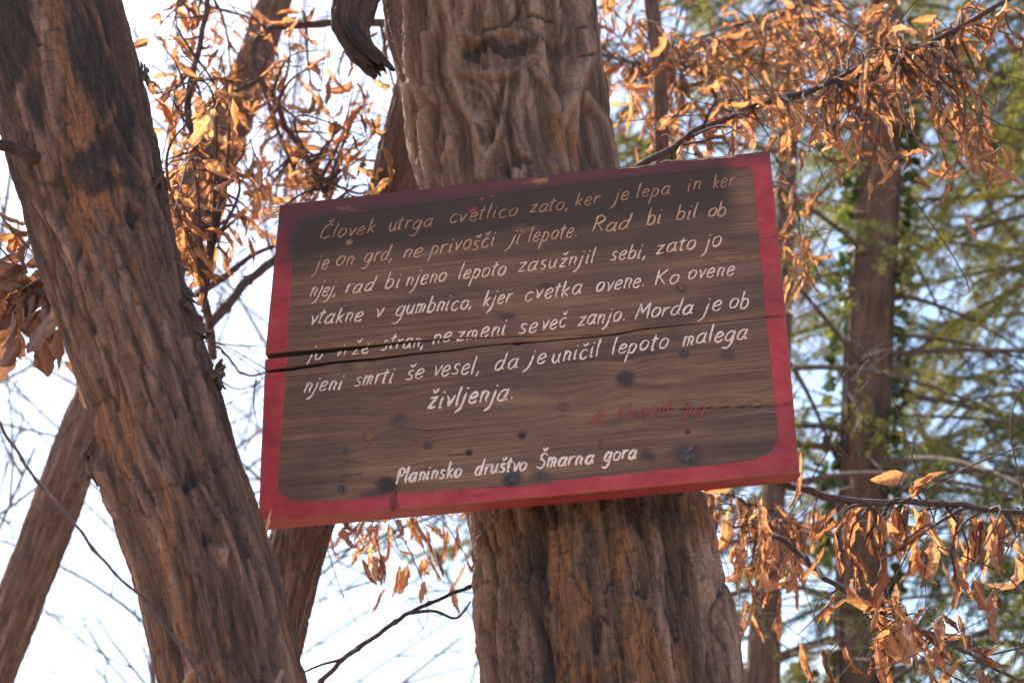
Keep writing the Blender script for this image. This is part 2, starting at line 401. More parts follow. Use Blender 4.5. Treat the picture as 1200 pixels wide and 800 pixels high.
    ob = a.build(name, mat, parent, origin)
    return ob, C, R
def base_of(pix):
    p = at(*sorted([(q[1], q[0], q[3]) for q in pix])[-1][1::-1], pix[0][3]); return p
def stub_mesh(name, P, R, mat, parent, origin, n=40, steps=90, seed=0, amp=.004, jag=.03):
    """a broken limb with a ragged end"""
    Q = catmull(np.hstack([np.asarray(P, float), np.asarray(R, float)[:, None]]), steps)
    C, r = Q[:, :3], Q[:, 3]; T, Nn, B = frames(C); th = np.arange(n)/n*2*PI
    ct, stt = np.cos(th)[None], np.sin(th)[None]; l = np.linspace(0, 1, steps)[:, None]
    d = dirv = ct[..., None]*Nn[:, None]+stt[..., None]*B[:, None]
    h = amp*(1.6*fbm(ct*2+seed, stt*2, l*3, 4)+.8*fbm(ct*6+seed, stt*6, l*8, 3))
    V = C[:, None]+dirv*(r[:, None]+h)[..., None]
    V = V+T[:, None]*(jag*fbm(ct*1.8+seed, stt*1.8, 5.1, 3)*sstep(.7, 1, l))[..., None]
    a = Acc(); m = steps*n; j = np.arange(n)
    tr = np.stack([np.full(n, m), (steps-1)*n+j, (steps-1)*n+(j+1) % n], -1)
    vv = np.vstack([V.reshape(-1, 3), C[-1:]-T[-1:]*jag])
    bc = np.stack([ct*r[:, None], stt*r[:, None], l*.4+0*ct], -1).reshape(-1, 3)+seed; bc = np.vstack([bc, bc[-1:]])
    z = np.zeros(len(vv)); rt = sstep(.1, .4, fbm(bc[:, 0]*20, bc[:, 1]*20, bc[:, 2]*14, 3))
    a.add(vv, grid_quads(steps, n, True), tr, ridge=z, inner=z+.2*(rt < .3), rot=.55+.45*rt, cell=z+.4, crack=z, bc=bc)
    return a.build(name, mat, parent, origin)

# the stout chestnut that carries the board
YM = 2.275
main_pix = [(552, -160, 124, YM), (577, 0, 124, YM), (603, 200, 117, YM), (646, 400, 126, YM), (688, 600, 136, YM), (717, 800, 149, YM), (728, 900, 156, YM)]
p0 = at(728, 900, YM); org = (p0[0]+.05, YM, 0)
t_main = empty('chestnut_tree', org, 'stout chestnut trunk with furrowed grey brown bark behind the red-framed board', 'tree')
main_feats = [
 (590, 60, 52, 10, 'rot', 1.2, -.003), (560, 64, 26, 9, 'rot', 1.3, -.003), (632, 54, 24, 7, 'rot', .9, -.001), (585, 56, 22, 8, 'bump', 0, .006), (625, 58, 20, 8, 'bump', 0, .005), (600, 32, 75, 14, 'bump', 0, .004), (655, 60, 22, 14, 'rot', .7, -.004),
 (612, 190, 22, 12, 'rot', .9, -.006), (690, 40, 7, 34, 'rot', .7, -.006), (632, 20, 20, 4, 'rot', .8, -.006), (600, 130, 8, 60, 'bump', 0, -.012),
 (500, 130, 10, 70, 'light', .8, .003), (560, 165, 9, 40, 'light', .9, .004), (675, 130, 8, 50, 'light', .9, .005), (610, 140, 8, 30, 'light', .7, .003), (530, 60, 10, 60, 'light', .6, .003),
 (628, 655, 20, 55, 'rot', .95, -.009), (650, 605, 34, 16, 'rot', .95, -.004), (690, 690, 11, 90, 'rot', .6, -.006), (762, 605, 60, 26, 'rot', .7, -.003), (790, 690, 26, 60, 'rot', .45, -.003),
 (655, 645, 20, 40, 'inner', 1, .004), (675, 710, 22, 40, 'inner', .9, .004), (725, 650, 26, 30, 'inner', .8, .003), (745, 740, 30, 40, 'inner', .8, .004),
 (700, 788, 48, 16, 'inner', 1, .001), (800, 780, 20, 30, 'inner', .5, 0),
 (826, 650, 11, 90, 'light', .9, .008), (570, 690, 9, 90, 'light', .6, .006), (620, 740, 10, 60, 'light', .5, .005), (640, 780, 8, 40, 'rot', .9, -.007), (590, 640, 8, 70, 'bump', 0, -.010)]  # pale strip on the right flank: sky light put into the bark colour
U1 = lambda *p: [(375+x/3.2, y/3.2) for x, y in p]
U2 = lambda *p: [(500+x/3, 560+y/3) for x, y in p]
main_lines = [(5, .007, .9, U1((325, -200), (330, 0), (335, 150), (345, 300), (385, 380), (385, 520), (395, 690), (400, 800))), (4, .006, .8, U1((400, 130), (400, 330), (385, 390))), (4, .006, .8, U1((405, 340), (470, 470), (485, 540), (455, 600))),
 (6, .008, .8, U1((460, -200), (470, 0), (500, 100), (500, 180), (490, 260), (530, 370), (590, 480), (620, 590), (610, 660))), (4, .007, 1, U1((612, 620), (640, 560), (665, 500), (690, 400), (700, 280))), (4, .007, .9, U1((690, 400), (720, 480), (745, 560), (780, 590))), (6, .008, .8, U1((770, 270), (745, 350), (735, 420), (760, 520), (775, 580))),
 (4, .005, .6, U1((800, 240), (850, 310), (900, 380), (890, 450))), (9, .010, .9, U1((940, -80), (980, 60), (1000, 120), (1010, 200), (975, 300), (940, 400), (925, 480), (925, 620))), (4, .005, .7, U1((960, 470), (960, 600), (970, 680))), (4, .006, .7, U1((1000, 350), (1060, 440), (1100, 580), (1120, 680))),
 (5, .006, .6, U1((560, -60), (545, 60), (540, 100), (560, 140))), (4, .006, .6, U1((640, -40), (625, 60))), (5, .006, .5, U1((760, -80), (740, 0), (715, 70))), (4, .005, .7, U1((600, 450), (585, 520), (600, 560), (618, 600))), (4, .005, .6, U1((490, 520), (480, 600), (500, 690))), (4, .006, .9, U1((330, 320), (335, 450), (345, 560), (375, 690))),
 (3, .003, .5, U1((540, 280), (600, 300), (650, 360), (668, 410))), (3, .003, .5, U1((545, 320), (600, 340), (640, 400))), (3, .003, .4, U1((560, 370), (600, 400), (615, 450))), (6, .008, .4, U1((520, 130), (600, 150), (690, 120), (800, 150))), (6, .007, .5, U1((540, 265), (640, 275), (740, 255), (800, 215))),
 (6, -.012, -.45, U1((430, 400), (425, 520), (440, 640))), (7, -.010, -.4, U1((440, 150), (450, 300), (520, 460), (560, 600))), (12, -.010, -.35, U1((840, 340), (845, 450), (850, 560))), (5, -.009, -.5, U1((700, 420), (715, 500), (725, 600))), (6, -.010, -.4, U1((900, 100), (890, 250), (920, 340))), (6, -.010, -.5, U1((1010, 420), (1020, 560), (1050, 640))), (4, -.010, -.6, U1((600, 480), (608, 540))), (5, -.010, -.4, U1((690, 300), (650, 450), (640, 520))), (3, -.006, -.8, U1((740, 0), (745, 40), (700, 90), (610, 110))), (2.5, -.006, -.8, U1((1020, 205), (975, 215))), (2.5, -.006, -.7, U1((1000, 100), (960, 110))),
 (10, .010, .9, U2((915, 40), (930, 60), (980, 200), (1010, 350), (1050, 500), (1080, 720))), (7, .008, .7, U2((150, 60), (165, 150), (185, 260), (200, 500), (215, 720))), (5, .006, .5, U2((245, 280), (260, 500), (275, 720))), (4, .005, .4, U2((300, 250), (330, 330), (350, 470), (395, 640))),  # first one: right flank ridge, paled with the sky light that falls there
 (8, -.013, -.8, U2((335, 200), (345, 400), (415, 600), (430, 740))), (7, -.010, -.55, U2((610, 60), (625, 160), (650, 300), (660, 500), (680, 600))), (9, -.009, -.6, U2((390, 60), (380, 180), (385, 300))), (12, -.008, -.35, U2((850, 60), (880, 300), (920, 500), (970, 720))), (4, -.009, -.8, U2((240, 370), (220, 280), (190, 160))), (5, -.005, -.6, U2((690, 620), (700, 720))), (4, -.005, -.5, U2((780, 580), (820, 640), (860, 740))), (3, -.006, -.6, U2((1040, 380), (1000, 460), (1050, 600)))]
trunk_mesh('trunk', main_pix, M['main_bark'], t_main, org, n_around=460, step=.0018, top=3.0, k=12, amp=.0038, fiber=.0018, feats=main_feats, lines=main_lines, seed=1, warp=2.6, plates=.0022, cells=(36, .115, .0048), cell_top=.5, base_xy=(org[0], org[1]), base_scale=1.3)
sp_ = [at(425, -70, 2.1), at(424, -30, 2.06), at(414, 8, 2.04), at(411, 34, 2.03), at(423, 58, 2.02), at(445, 80, 2.02)]
stub_mesh('broken_limb', [at(470, -110, 2.2)]+sp_, [.05, .042, .037, .033, .027, .022, .016], M['left_bark'], t_main, org, n=70, steps=140, seed=4, jag=.035, amp=.010)

# the slimmer leaning stem at the left
YL = 1.88
left_pix = [(0, -160, 102, YL), (22, -80, 99, YL), (45, 0, 95, YL), (78, 100, 88, YL), (104, 200, 84, YL), (128, 300, 79, YL), (158, 400, 76, YL), (184, 480, 77, YL), (200, 550, 79, YL), (224, 620, 80, YL), (249, 700, 80, YL), (272, 800, 83, YL), (298, 900, 86, YL)]
p0 = at(298, 900, YL); org = (p0[0]+.16, YL+.05, 0)
t_left = empty('chestnut_tree', org, 'slim chestnut trunk leaning left, reddish flaky bark with dark patches, front left', 'tree')
left_feats = [
 (100, 55, 28, 74, 'rot', 1.1, -.004), (140, 160, 24, 58, 'rot', 1.25, -.005), (16, 40, 32, 70, 'rot', 1.2, -.003), (125, 105, 20, 40, 'rot', 1.1, -.003), (95, 195, 40, 20, 'rot', 1.1, -.002), (42, 115, 24, 34, 'rot', .9, -.004), (112, 212, 54, 12, 'rot', 1.25, .002), (110, 200, 60, 16, 'bump', 0, .008),
 (154, 246, 12, 13, 'rot', 1, -.009), (74, 252, 7, 30, 'rot', .9, -.006), (65, 95, 12, 60, 'light', .5, .003), (52, 190, 12, 40, 'light', .5, .003),
 (226, 556, 16, 8, 'rot', 1, -.009), (242, 632, 8, 15, 'rot', 1, -.009), (122, 522, 9, 14, 'rot', .9, -.004), (118, 545, 12, 24, 'bump', 0, .010), (195, 572, 60, 7, 'bump', 0, .003),
 (125, 490, 14, 44, 'inner', 1, .001), (150, 520, 10, 60, 'inner', .8, .001), (195, 640, 10, 70, 'inner', .7, .003), (215, 730, 14, 50, 'inner', .7, .002), (262, 655, 6, 14, 'light', 1, .003),
 (175, 430, 9, 70, 'light', .5, .003), (160, 350, 10, 60, 'inner', .5, .002), (120, 290, 12, 50, 'light', .4, .003)]
W1 = lambda *p: [(x/2, y/2) for x, y in p]
W2 = lambda *p: [(x/2, 400+y/2) for x, y in p]
left_lines = [(5, .004, .6, W1((100, -60), (105, 100), (120, 260), (165, 370))), (4, .004, .5, W1((45, 200), (70, 260), (110, 340), (160, 390))), (6, .005, .5, W1((80, 470), (150, 560), (200, 680), (240, 800))), (5, .004, .4, W1((150, 470), (220, 600), (270, 720), (300, 820))), (5, .004, .4, W1((215, 490), (270, 600), (330, 720), (360, 820))), (4, .004, .5, W1((240, 190), (255, 260), (300, 350), (350, 420))), (4, .004, .4, W1((320, 300), (345, 400), (380, 520), (420, 700))),
 (6, .005, .5, W2((200, 30), (240, 130), (285, 260), (335, 380), (385, 500), (420, 640), (440, 800))), (5, .004, .5, W2((260, 0), (300, 120), (350, 260), (400, 330))), (5, .005, .4, W2((360, 380), (420, 480), (470, 600), (520, 780))), (6, .005, .6, W2((440, 0), (490, 160), (550, 340), (610, 520), (660, 700), (690, 820))), (4, .004, .5, W2((480, 340), (540, 480), (600, 640), (640, 800))), (5, .004, .6, W2((230, 350), (290, 430), (330, 560), (360, 720))),
 (5, -.006, -.6, W2((230, 90), (290, 240), (330, 330), (360, 380))), (6, -.006, -.5, W2((330, 60), (380, 200), (430, 300))), (6, -.006, -.55, W2((300, 400), (360, 560), (400, 700), (430, 800))), (6, -.006, -.5, W2((450, 420), (520, 560), (560, 700), (600, 800))), (5, -.006, -.5, W2((400, 20), (460, 180), (520, 340), (580, 500))), (4, -.003, -.5, W2((340, 350), (420, 330), (480, 300), (520, 290))), (5, -.002, -.7, W1((90, 430), (190, 440), (290, 430), (350, 440))), (4, -.006, -.6, W1((190, 560), (180, 640), (220, 780))), (5, -.006, -.5, W1((280, 560), (330, 700), (390, 820))), (4, -.005, -.6, W1((150, 180), (155, 300), (160, 380))), (5, -.005, -.5, W1((60, 430), (110, 560), (130, 700), (160, 800))), (3, -.005, -.7, W2((215, 150), (260, 130), (275, 160)))]
trunk_mesh('trunk', left_pix, M['left_bark'], t_left, org, n_around=300, step=.0017, top=2.6, k=7, amp=.0020, fiber=.0012, feats=left_feats, lines=left_lines, cells=(17, .14, .0026), seed=2, warp=2.2, plates=.0016, base_xy=(org[0], org[1]), base_scale=1.5)
stub_mesh('snapped_branch', [at(62, 196, YL-.06), at(38, 184, YL-.105), at(14, 174, YL-.13), at(-40, 164, YL-.17)], [.012, .0095, .0085, .007], M['left_bark'], t_left, org, n=20, steps=50, seed=8, amp=.0015, jag=.006)
# flaking bark and old leaf scars standing off its right edge
ab = Acc()
rng = np.random.RandomState(5)
for (x, y, s) in [(190, 212, 14), (222, 345, 12), (232, 388, 11), (244, 435, 16), (252, 442, 14), (166, 88, 9), (108, 540, 16), (116, 520, 12)]:
    for i in range(7):
        c = at(x+rng.normal(0, s*.35), y+rng.normal(0, s*.5), YL-.02+rng.normal(0, .012)); w = s*1.1e-3*rng.uniform(.5, 1.1)
        d = rng.normal(0, w*.8, 3)+np.array([.25, 0, -.9])*w; q = np.array([c-d, c+rng.normal(0, w*.2, 3), c+d])
        tube(ab, q, [w*.15, w*.38, w*.1], 6, 8, rough=.9, seed=i*3.1+x)
ab.build('bark_flakes', M['twig'], t_left, org, smooth=False)

# stems further back
def back_tree(name, pix, mat, label, seed, k=6, amp=.004, n=90, step=.006, top=3.0, base=None, plates=.001, group=None, cat='tree', warp=2.2):
    low = max(pix, key=lambda q: q[1]); p = at(low[0], low[1], low[3])
    b = (p[0], p[1]) if base is None else base
    org = (b[0], b[1], 0); e = empty(name, org, label, cat, group)
    ob, C, R = trunk_mesh('trunk', pix, mat, e, org, n_around=n, step=step, top=top, k=k, amp=amp, fiber=.002, seed=seed, warp=warp, plates=plates, base_xy=b, base_scale=1.3)
    return e, C, R
YB = 3.7
back_tree('leaning_tree', [(-42, 880, 27, YB), (-10, 790, 27, YB), (24, 700, 28, YB), (63, 600, 28, YB), (101, 500, 28, YB), (152, 390, 27, YB), (207, 280, 26, YB), (245, 200, 25, YB), (274, 130, 24, YB), (302, 60, 20, YB), (322, 0, 18, YB), (352, -90, 16, YB)],
          M['rear_bark'], 'blurred grey brown trunk slanting behind the slim left trunk, lower left to upper right', 11, base=(at(-40, 880, YB)[0]-.35, YB), top=2)
YC = 2.75
back_tree('chestnut_tree', [(285, 900, 31, YC), (318, 770, 31, YC), (349, 640, 35, YC), (380, 540, 35, YC), (415, 420, 33, YC), (452, 260, 30, YC), (474, 170, 28, YC), (494, 80, 26, YC), (512, 0, 24, YC), (530, -90, 22, YC)],
          M['rear_bark'], 'purplish brown trunk below the lower left corner of the board', 12, base=(at(292, 900, YC)[0]-.1, YC), n=160, step=.004, top=2)
YS = 3.1
back_tree('sapling', [(770, 880, 10, YS), (776, 400, 9, YS), (775, 168, 8, YS), (773, 100, 8, YS), (767, 30, 8, YS), (756, -40, 7, YS)], M['rear_bark'], 'thin upright sapling stem above the board, just right of the stout trunk', 13, base=(at(770, 880, YS)[0], YS), n=40, step=.008, amp=.001, top=1.5)
# ---------------------------------------------------------------- the painted board
def camvec(a): return RIGHT*a[0]+UP*a[1]+FWD*a[2]
SX = camvec((.9975, .1010, -.0739)); SX /= np.linalg.norm(SX)
SY = camvec((-.007, .912, .406)); SY -= SX*np.dot(SX, SY); SY /= np.linalg.norm(SY)
SN = np.cross(SX, SY)                                     # faces the viewer
S0 = CAM+camvec((.0175, .012, 2.197))
THK = .040
def pl(px, py):                                           # measure a point of the board's face, in board metres
    r = ray(px, py); k = np.dot(S0-CAM, SN)/np.dot(r, SN); q = CAM+r*k-S0
    return np.array([q@SX, q@SY])
def pls(L_): return np.array([pl(*p) for p in L_])
def px_of(u, v): return project(S0+u[..., None]*SX+v[..., None]*SY)
MB = Matrix([[*c] for c in zip(SX, SY, SN)]).to_4x4(); MB.translation = Vector(S0)
sign = bpy.data.objects.new('wooden_sign', None); COL.objects.link(sign); sign.matrix_world = MB; sign.empty_display_size = .1
tag(sign, 'weathered plank board with red painted border and white handwritten verse, fixed to the stout trunk', 'sign')

CT = [pl(328, 240), pl(902, 177)]                         # top edge, left and right
KNOTS = [(467, 492, 13, 9), (432, 512, 8, 6), (501, 521, 7, 5), (733, 443, 9, 8), (660, 476, 8, 6), (885, 473, 9, 5), (453, 568, 14, 9), (594, 370, 8, 4), (607, 402, 8, 4), (752, 486, 7, 4), (640, 334, 10, 4)]
KN = [(pl(x, y), rx*.00133, ry*.00133) for x, y, rx, ry in KNOTS]
CRACKS = [[(770, 480), (850, 477), (905, 475.5), (932, 472)], [(893, 279), (914, 277)], [(324, 286), (347, 282)], [(893, 353), (919, 350)], [(366, 502), (388, 499)], [(525, 533), (549, 530.5)], [(405, 541), (430, 542)], [(464, 576), (463, 588), (459, 599)], [(461, 580), (457, 594)], [(545, 582), (575, 578)], [(400, 557), (425, 555)], [(560, 440), (600, 436)]]
CR = [pls(c) for c in CRACKS]
def segdist(u, v, P):
    d = np.full(np.shape(u), 9.)
    for a, b in zip(P[:-1], P[1:]):
        ab_ = b-a; t = np.clip(((u-a[0])*ab_[0]+(v-a[1])*ab_[1])/(ab_@ab_), 0, 1)
        d = np.minimum(d, np.hypot(u-a[0]-t*ab_[0], v-a[1]-t*ab_[1]))
    return d
def fields(u, v):
    px, py = px_of(u, v)
    gu = u+0*v; gv = v+.0022*fbm(u*1.3, v*7, 1.5, 2)+.0004*pn(u*14, v*40, 4)
    knot = 0*u
    for (c, rx, ry) in KN:
        du, dv = (u-c[0])/rx, (v-c[1])/ry
        r = np.hypot(du, dv)
        gv = gv+ry*1.5*np.sign(dv)*np.exp(-(du/2.6)**2)*(1-np.exp(-np.abs(dv)*1.2))*np.exp(-np.abs(dv)*.35)
        w = 1-sstep(.75, 1.15, r)
        gv = gv*(1-w)+w*(r*.010+c[1]); gu = gu*(1-w)+w*(np.arctan2(dv, du)*.012)
        knot = np.maximum(knot, w)
    top = CT[0][1]+(CT[1][1]-CT[0][1])*(u-CT[0][0])/(CT[1][0]-CT[0][0]); dv = top-v
    nz = fbm(u*3+2, v*22, .5, 4)
    lim = .098-.02*(u-.1)*(u > .1)
    stain = 1-sstep(lim-.03, lim+.042, dv+nz*.045)
    stain = np.maximum(stain, .55*(1-sstep(.09, .2, dv+.09*fbm(u*2.2, v*9, 7, 3))))
    edge = sstep(.345, .385, np.abs(u+.018))
    stain = stain*(1-edge*(.55+.4*(u > 0))*sstep(.02, .07, dv-.02*(u > 0)*0+(u > 0)*.03))
    dark = .45*sstep(.05, .5, fbm(u*2.4+7, v*9, 2.5, 4))
    for x, y, ax, ay, s in [(733, 443, 13, 11, .95), (808, 532, 26, 17, .8), (758, 533, 12, 9, .85), (600, 560, 14, 11, .95), (635, 557, 16, 8, .6), (852, 415, 10, 10, .6), (594, 370, 16, 7, .6), (612, 510, 5.5, 4.5, 1.), (549, 530, 4, 3.5, 1), (453, 568, 15, 12, .95), (445, 578, 22, 8, .7), (461, 588, 6, 16, .8), (430, 578, 14, 6, .6), (405, 430, 14, 9, .5),
                            (467, 492, 12, 9, .45), (501, 521, 5, 6, .6), (360, 560, 40, 30, .45), (385, 540, 40, 40, .35), (797, 338, 9, 8, .7), (405, 358, 7, 6, .6), (801, 414, 9, 7, .75), (806, 506, 4, 2.5, .8), (703, 521, 3, 5, .6), (406, 529, 7, 6, .4), (400, 573, 9, 8, .4), (640, 335, 26, 5, .4), (540, 480, 70, 14, .25), (760, 400, 50, 8, .2), (430, 510, 70, 26, .15)]:
        e = np.hypot((px-x+4*fbm(u*60, v*60, 3, 2))/ax, (py-y+3*fbm(u*60+9, v*60, 3, 2))/ay)
        dark = np.maximum(dark, s*(1-sstep(.35, 1.25, e)))
    bare = 0*u
    for x, y, ax, ay, s in [(632, 212.5, 17, 4.5, 1.), (407, 245, 26, 4, .4), (860, 303, 40, 2.4, .9), (795, 292, 26, 2.4, .8), (888, 473, 22, 4, .7), (855, 375, 40, 3, .8), (760, 389, 40, 4, .6), (432, 512, 12, 8, .5), (900, 250, 0.1, .1, 0), (615, 268, 22, 6, .45), (900, 482, 18, 1.4, .8), (610, 405, 0.1, .1, 0), (880, 256, 26, 3, .5), (860, 486, 60, 1.6, .5), (395, 312, 60, 2.5, .3), (852, 296, 40, 2, .6)]:
        e = np.hypot((px-x+9*fbm(u*40, v*90, 8, 3))/ax, (py-y+4*fbm(u*40+5, v*90, 8, 3)-(x-px)*.0)/ay)
        bare = np.maximum(bare, s*sstep(.25, .8, 1.25-e+.9*fbm(u*55, v*260, 9, 3)-.25))
    red = 0*u
    for x, y, ax, ay in [(554, 246, 5, 3), (578, 228, 6, 2.4), (596, 224, 7, 1.8), (612, 219, 2.5, 4), (565, 233, 3, 2)]:
        e = np.hypot((px-x+2*fbm(u*90, v*90, 8, 3))/ax, (py-y+(px-x)*.45)/ay); red = np.maximum(red, (1-sstep(.7, 1.2, e)))
    ck = 0*u
    for c in CR: ck = np.maximum(ck, (.95 if len(c) > 2 else .6)*np.exp(-(segdist(u, v+.0008*pn(u*120, v*30, 3), c)/.0008)**2))
    for x, y, rr in [(612, 510, 3.4), (549, 530.5, 3), (806, 506, 2)]:
        ck = np.maximum(ck, np.exp(-(np.hypot(px-x, py-y)/rr)**2))
    relief = .0005*fbm(u*6, gv*170, 2.2, 2)+.0006*fbm(u*9, v*14, 6, 2)-.0035*ck-.0004*knot
    hole = np.exp(-(np.hypot((px-453)/10, (py-568)/6))**4); relief = relief-.003*hole
    return dict(gc=np.stack([gu, gv, 0*u], -1), stain=stain, dark=dark, bare=bare, red=red, ck=ck, knot=knot), relief

# --- materials of the board
def wood_mat():
    m, nt, b = newmat('old_varnished_larch')
    g = attr(nt, 'gc', 'Vector')
    n1 = noise(nt, vmul(nt, g, (1.6, 230, 1)), 1, 4, .65, .0)
    n2 = noise(nt, vmul(nt, g, (4, 600, 1)), 1, 3, .65)
    n3 = noise(nt, vmul(nt, g, (2.2, 30, 1)), 1, 5, .65, .1)
    n4 = noise(nt, vmul(nt, g, (260, 300, 1)), 1, 2, .6)
    c = ramp(nt, n1, [(.30, (.110, .059, .042)), (.46, (.195, .106, .069)), (.58, (.285, .162, .104)), (.74, (.40, .245, .155))])
    c2 = ramp(nt, n3, [(.36, (.098, .060, .050)), (.5, (.185, .108, .078)), (.64, (.31, .185, .105))])
    c = mixc(nt, .6, c, c2)
    n5 = noise(nt, vmul(nt, g, (7, 11, 1)), 1, 5, .65)
    c = mixc(nt, ramp(nt, n5, [(.45, (0,)), (.70, (.4,))]), c, (.105, .056, .043))
    c = mixc(nt, ramp(nt, noise(nt, vmul(nt, g, (5, 26, 1)), 1, 4, .6), [(.55, (0,)), (.75, (.55,))]), c, (.34, .20, .11))
    c = mixc(nt, math_(nt, 'MULTIPLY', ramp(nt, n2, [(.48, (0,)), (.60, (1,))]), .58), c, (.075, .044, .034))
    c = mixc(nt, math_(nt, 'MULTIPLY', ramp(nt, n4, [(.55, (0,)), (.75, (1,))]), .25), c, (.22, .16, .13))
    dk = math_(nt, 'MULTIPLY', attr(nt, 'dark'), .9, True)
    c = mixc(nt, math_(nt, 'MULTIPLY', attr(nt, 'knot'), .75), c, ramp(nt, noise(nt, vmul(nt, g, (30, 700, 1)), 1, 3, .6), [(.4, (.05, .032, .026)), (.6, (.17, .10, .07))]))
    c = mixc(nt, dk, c, (.045, .038, .042))
    st = math_(nt, 'ADD', attr(nt, 'stain'), math_(nt, 'MULTIPLY', math_(nt, 'SUBTRACT', n1, .5), .35), True)
    c = mixc(nt, math_(nt, 'MULTIPLY', st, .97), c, mixc(nt, n1, (.045, .037, .032), (.068, .049, .039)))
    c = mixc(nt, attr(nt, 'bare'), c, mixc(nt, n2, (.34, .20, .09), (.20, .095, .045)))
    c = mixc(nt, attr(nt, 'red'), c, (.27, .05, .05))
    c = mixc(nt, math_(nt, 'MULTIPLY', attr(nt, 'ck'), .85), c, (.035, .026, .024))
    L(nt, c, b.inputs['Base Color']); b.inputs['Roughness'].default_value = .74; b.inputs['Specular IOR Level'].default_value = .22
    h = math_(nt, 'ADD', math_(nt, 'MULTIPLY', n1, .7), math_(nt, 'MULTIPLY', n2, .5))
    bump(nt, h, b, .7, .002)
    return m
def red_mat():
    m, nt, b = newmat('worn_red_paint')
    g = attr(nt, 'gc', 'Vector'); t = N(nt, 'ShaderNodeTexCoord').outputs['Object']
    n1 = noise(nt, vmul(nt, g, (6, 210, 1)), 1, 4, .6); n2 = noise(nt, t, 26, 5, .65); n3 = noise(nt, vmul(nt, g, (30, 900, 1)), 1, 4, .7)
    c = ramp(nt, n2, [(.3, (.29, .032, .040)), (.5, (.41, .043, .053)), (.72, (.47, .072, .075))])
    c = mixc(nt, math_(nt, 'MULTIPLY', ramp(nt, n1, [(.5, (0,)), (.72, (1,))]), .38), c, (.22, .035, .042))
    wear = ramp(nt, math_(nt, 'ADD', n3, math_(nt, 'MULTIPLY', attr(nt, 'wear'), .25)), [(.60, (0,)), (.67, (1,))])
    c = mixc(nt, math_(nt, 'MULTIPLY', wear, .8), c, (.25, .13, .085))
    c = mixc(nt, math_(nt, 'MULTIPLY', attr(nt, 'dark'), .7), c, (.07, .035, .035))
    c = mixc(nt, math_(nt, 'MULTIPLY', attr(nt, 'stain'), math_(nt, 'ADD', .80, math_(nt, 'MULTIPLY', math_(nt, 'POWER', attr(nt, 'inn'), 3), .2)), True), c, mixc(nt, math_(nt, 'POWER', attr(nt, 'inn'), 2), mixc(nt, n1, (.062, .031, .034), (.046, .034, .035)), (.045, .038, .039)))
    c = mixc(nt, attr(nt, 'bare'), c, (.33, .17, .075))
    c = mixc(nt, math_(nt, 'MULTIPLY', attr(nt, 'ck'), .8), c, (.05, .02, .02))
    L(nt, c, b.inputs['Base Color']); b.inputs['Roughness'].default_value = .58; b.inputs['Specular IOR Level'].default_value = .3
    bump(nt, math_(nt, 'ADD', n1, math_(nt, 'MULTIPLY', n3, .4)), b, .5, .0012)
    return m
M['wood'] = wood_mat(); M['red'] = red_mat()
def letter_mat():
    m, nt, b = newmat('brushed_white_lettering')
    t = N(nt, 'ShaderNodeTexCoord').outputs['Object']
    n = noise(nt, t, 420, 3, .6); n2 = noise(nt, vmul(nt, t, (40, 700, 40)), 1, 3, .6)
    c = ramp(nt, attr(nt, 'age'), [(0, (.86, .71, .63)), (.35, (.76, .56, .45)), (.6, (.55, .33, .21)), (.8, (.33, .175, .10)), (1, (.19, .105, .07))])
    c = mixc(nt, math_(nt, 'MULTIPLY', ramp(nt, n2, [(.5, (0,)), (.62, (1,))]), .7), c, (.2, .12, .085))
    c = mixc(nt, math_(nt, 'MULTIPLY', n, .18), c, (.45, .33, .28))
    L(nt, c, b.inputs['Base Color']); b.inputs['Roughness'].default_value = .6
    return m
M['letter'] = letter_mat()
m, nt, b = newmat('faded_red_brush_paint'); n = noise(nt, vmul(nt, N(nt, 'ShaderNodeTexCoord').outputs['Object'], (90, 500, 1)), 1, 3, .7)
L(nt, ramp(nt, n, [(.38, (.13, .065, .055)), (.55, (.33, .05, .055))]), b.inputs['Base Color']); b.inputs['Roughness'].default_value = .7; M['redtext'] = m
def metal(name, c1, c2, rough, met):
    m, nt, b = newmat(name); t = N(nt, 'ShaderNodeTexCoord').outputs['Object']
    L(nt, ramp(nt, noise(nt, t, 300, 4), [(.35, c1), (.65, c2)]), b.inputs['Base Color']); b.inputs['Roughness'].default_value = rough; b.inputs['Metallic'].default_value = met
    return m
M['rust'] = metal('rusty_nail_iron', (.10, .06, .055), (.26, .15, .13), .7, .3)
M['iron'] = metal('dark_iron', (.045, .04, .043), (.12, .10, .10), .55, .5)
M['splinter'] = metal('bare_splintered_wood', (.42, .32, .24), (.66, .55, .45), .8, 0)

# --- three boards, split along the two long cracks
A_top = pls([(310.8, 415), (340, 411), (390, 407.5), (433, 403.7), (467, 400.8), (495, 398.3), (540, 396), (600, 394), (719, 390.4)])
A_bot = pls([(310.6, 421), (340, 417.5), (390, 412.5), (433, 407.5), (467, 403), (495, 399.9), (540, 396.8), (600, 394.7), (719, 390.8)])
B_top = pls([(310.2, 434), (340, 430), (390, 422.7), (440, 418.8), (490, 412.6), (540, 407.6), (562, 404.6), (607, 400.3), (640, 398.5), (719, 391.2), (750, 384.8), (800, 379.8), (850, 375.6), (892, 371.5), (921, 370.3)])
B_bot = pls([(310, 437.5), (340, 434), (390, 426), (440, 421.6), (490, 415), (540, 410), (562, 406.4), (600, 402.5), (607, 404), (613, 402), (640, 400), (719, 392.8), (750, 386), (800, 380.8), (850, 376.4), (892, 372), (921, 370.8)])
top_line = pls([(328, 240), (470, 224), (620, 208.4), (740, 195), (860, 181.8), (902, 177)])
bot_line = pls([(303, 612), (460, 598), (620, 583.5), (780, 568.6), (937, 554)])
A_hit = A_top[:, 0] < 9
U_bot = np.vstack([A_top, B_top[B_top[:, 0] > A_top[-1, 0]+.004]])
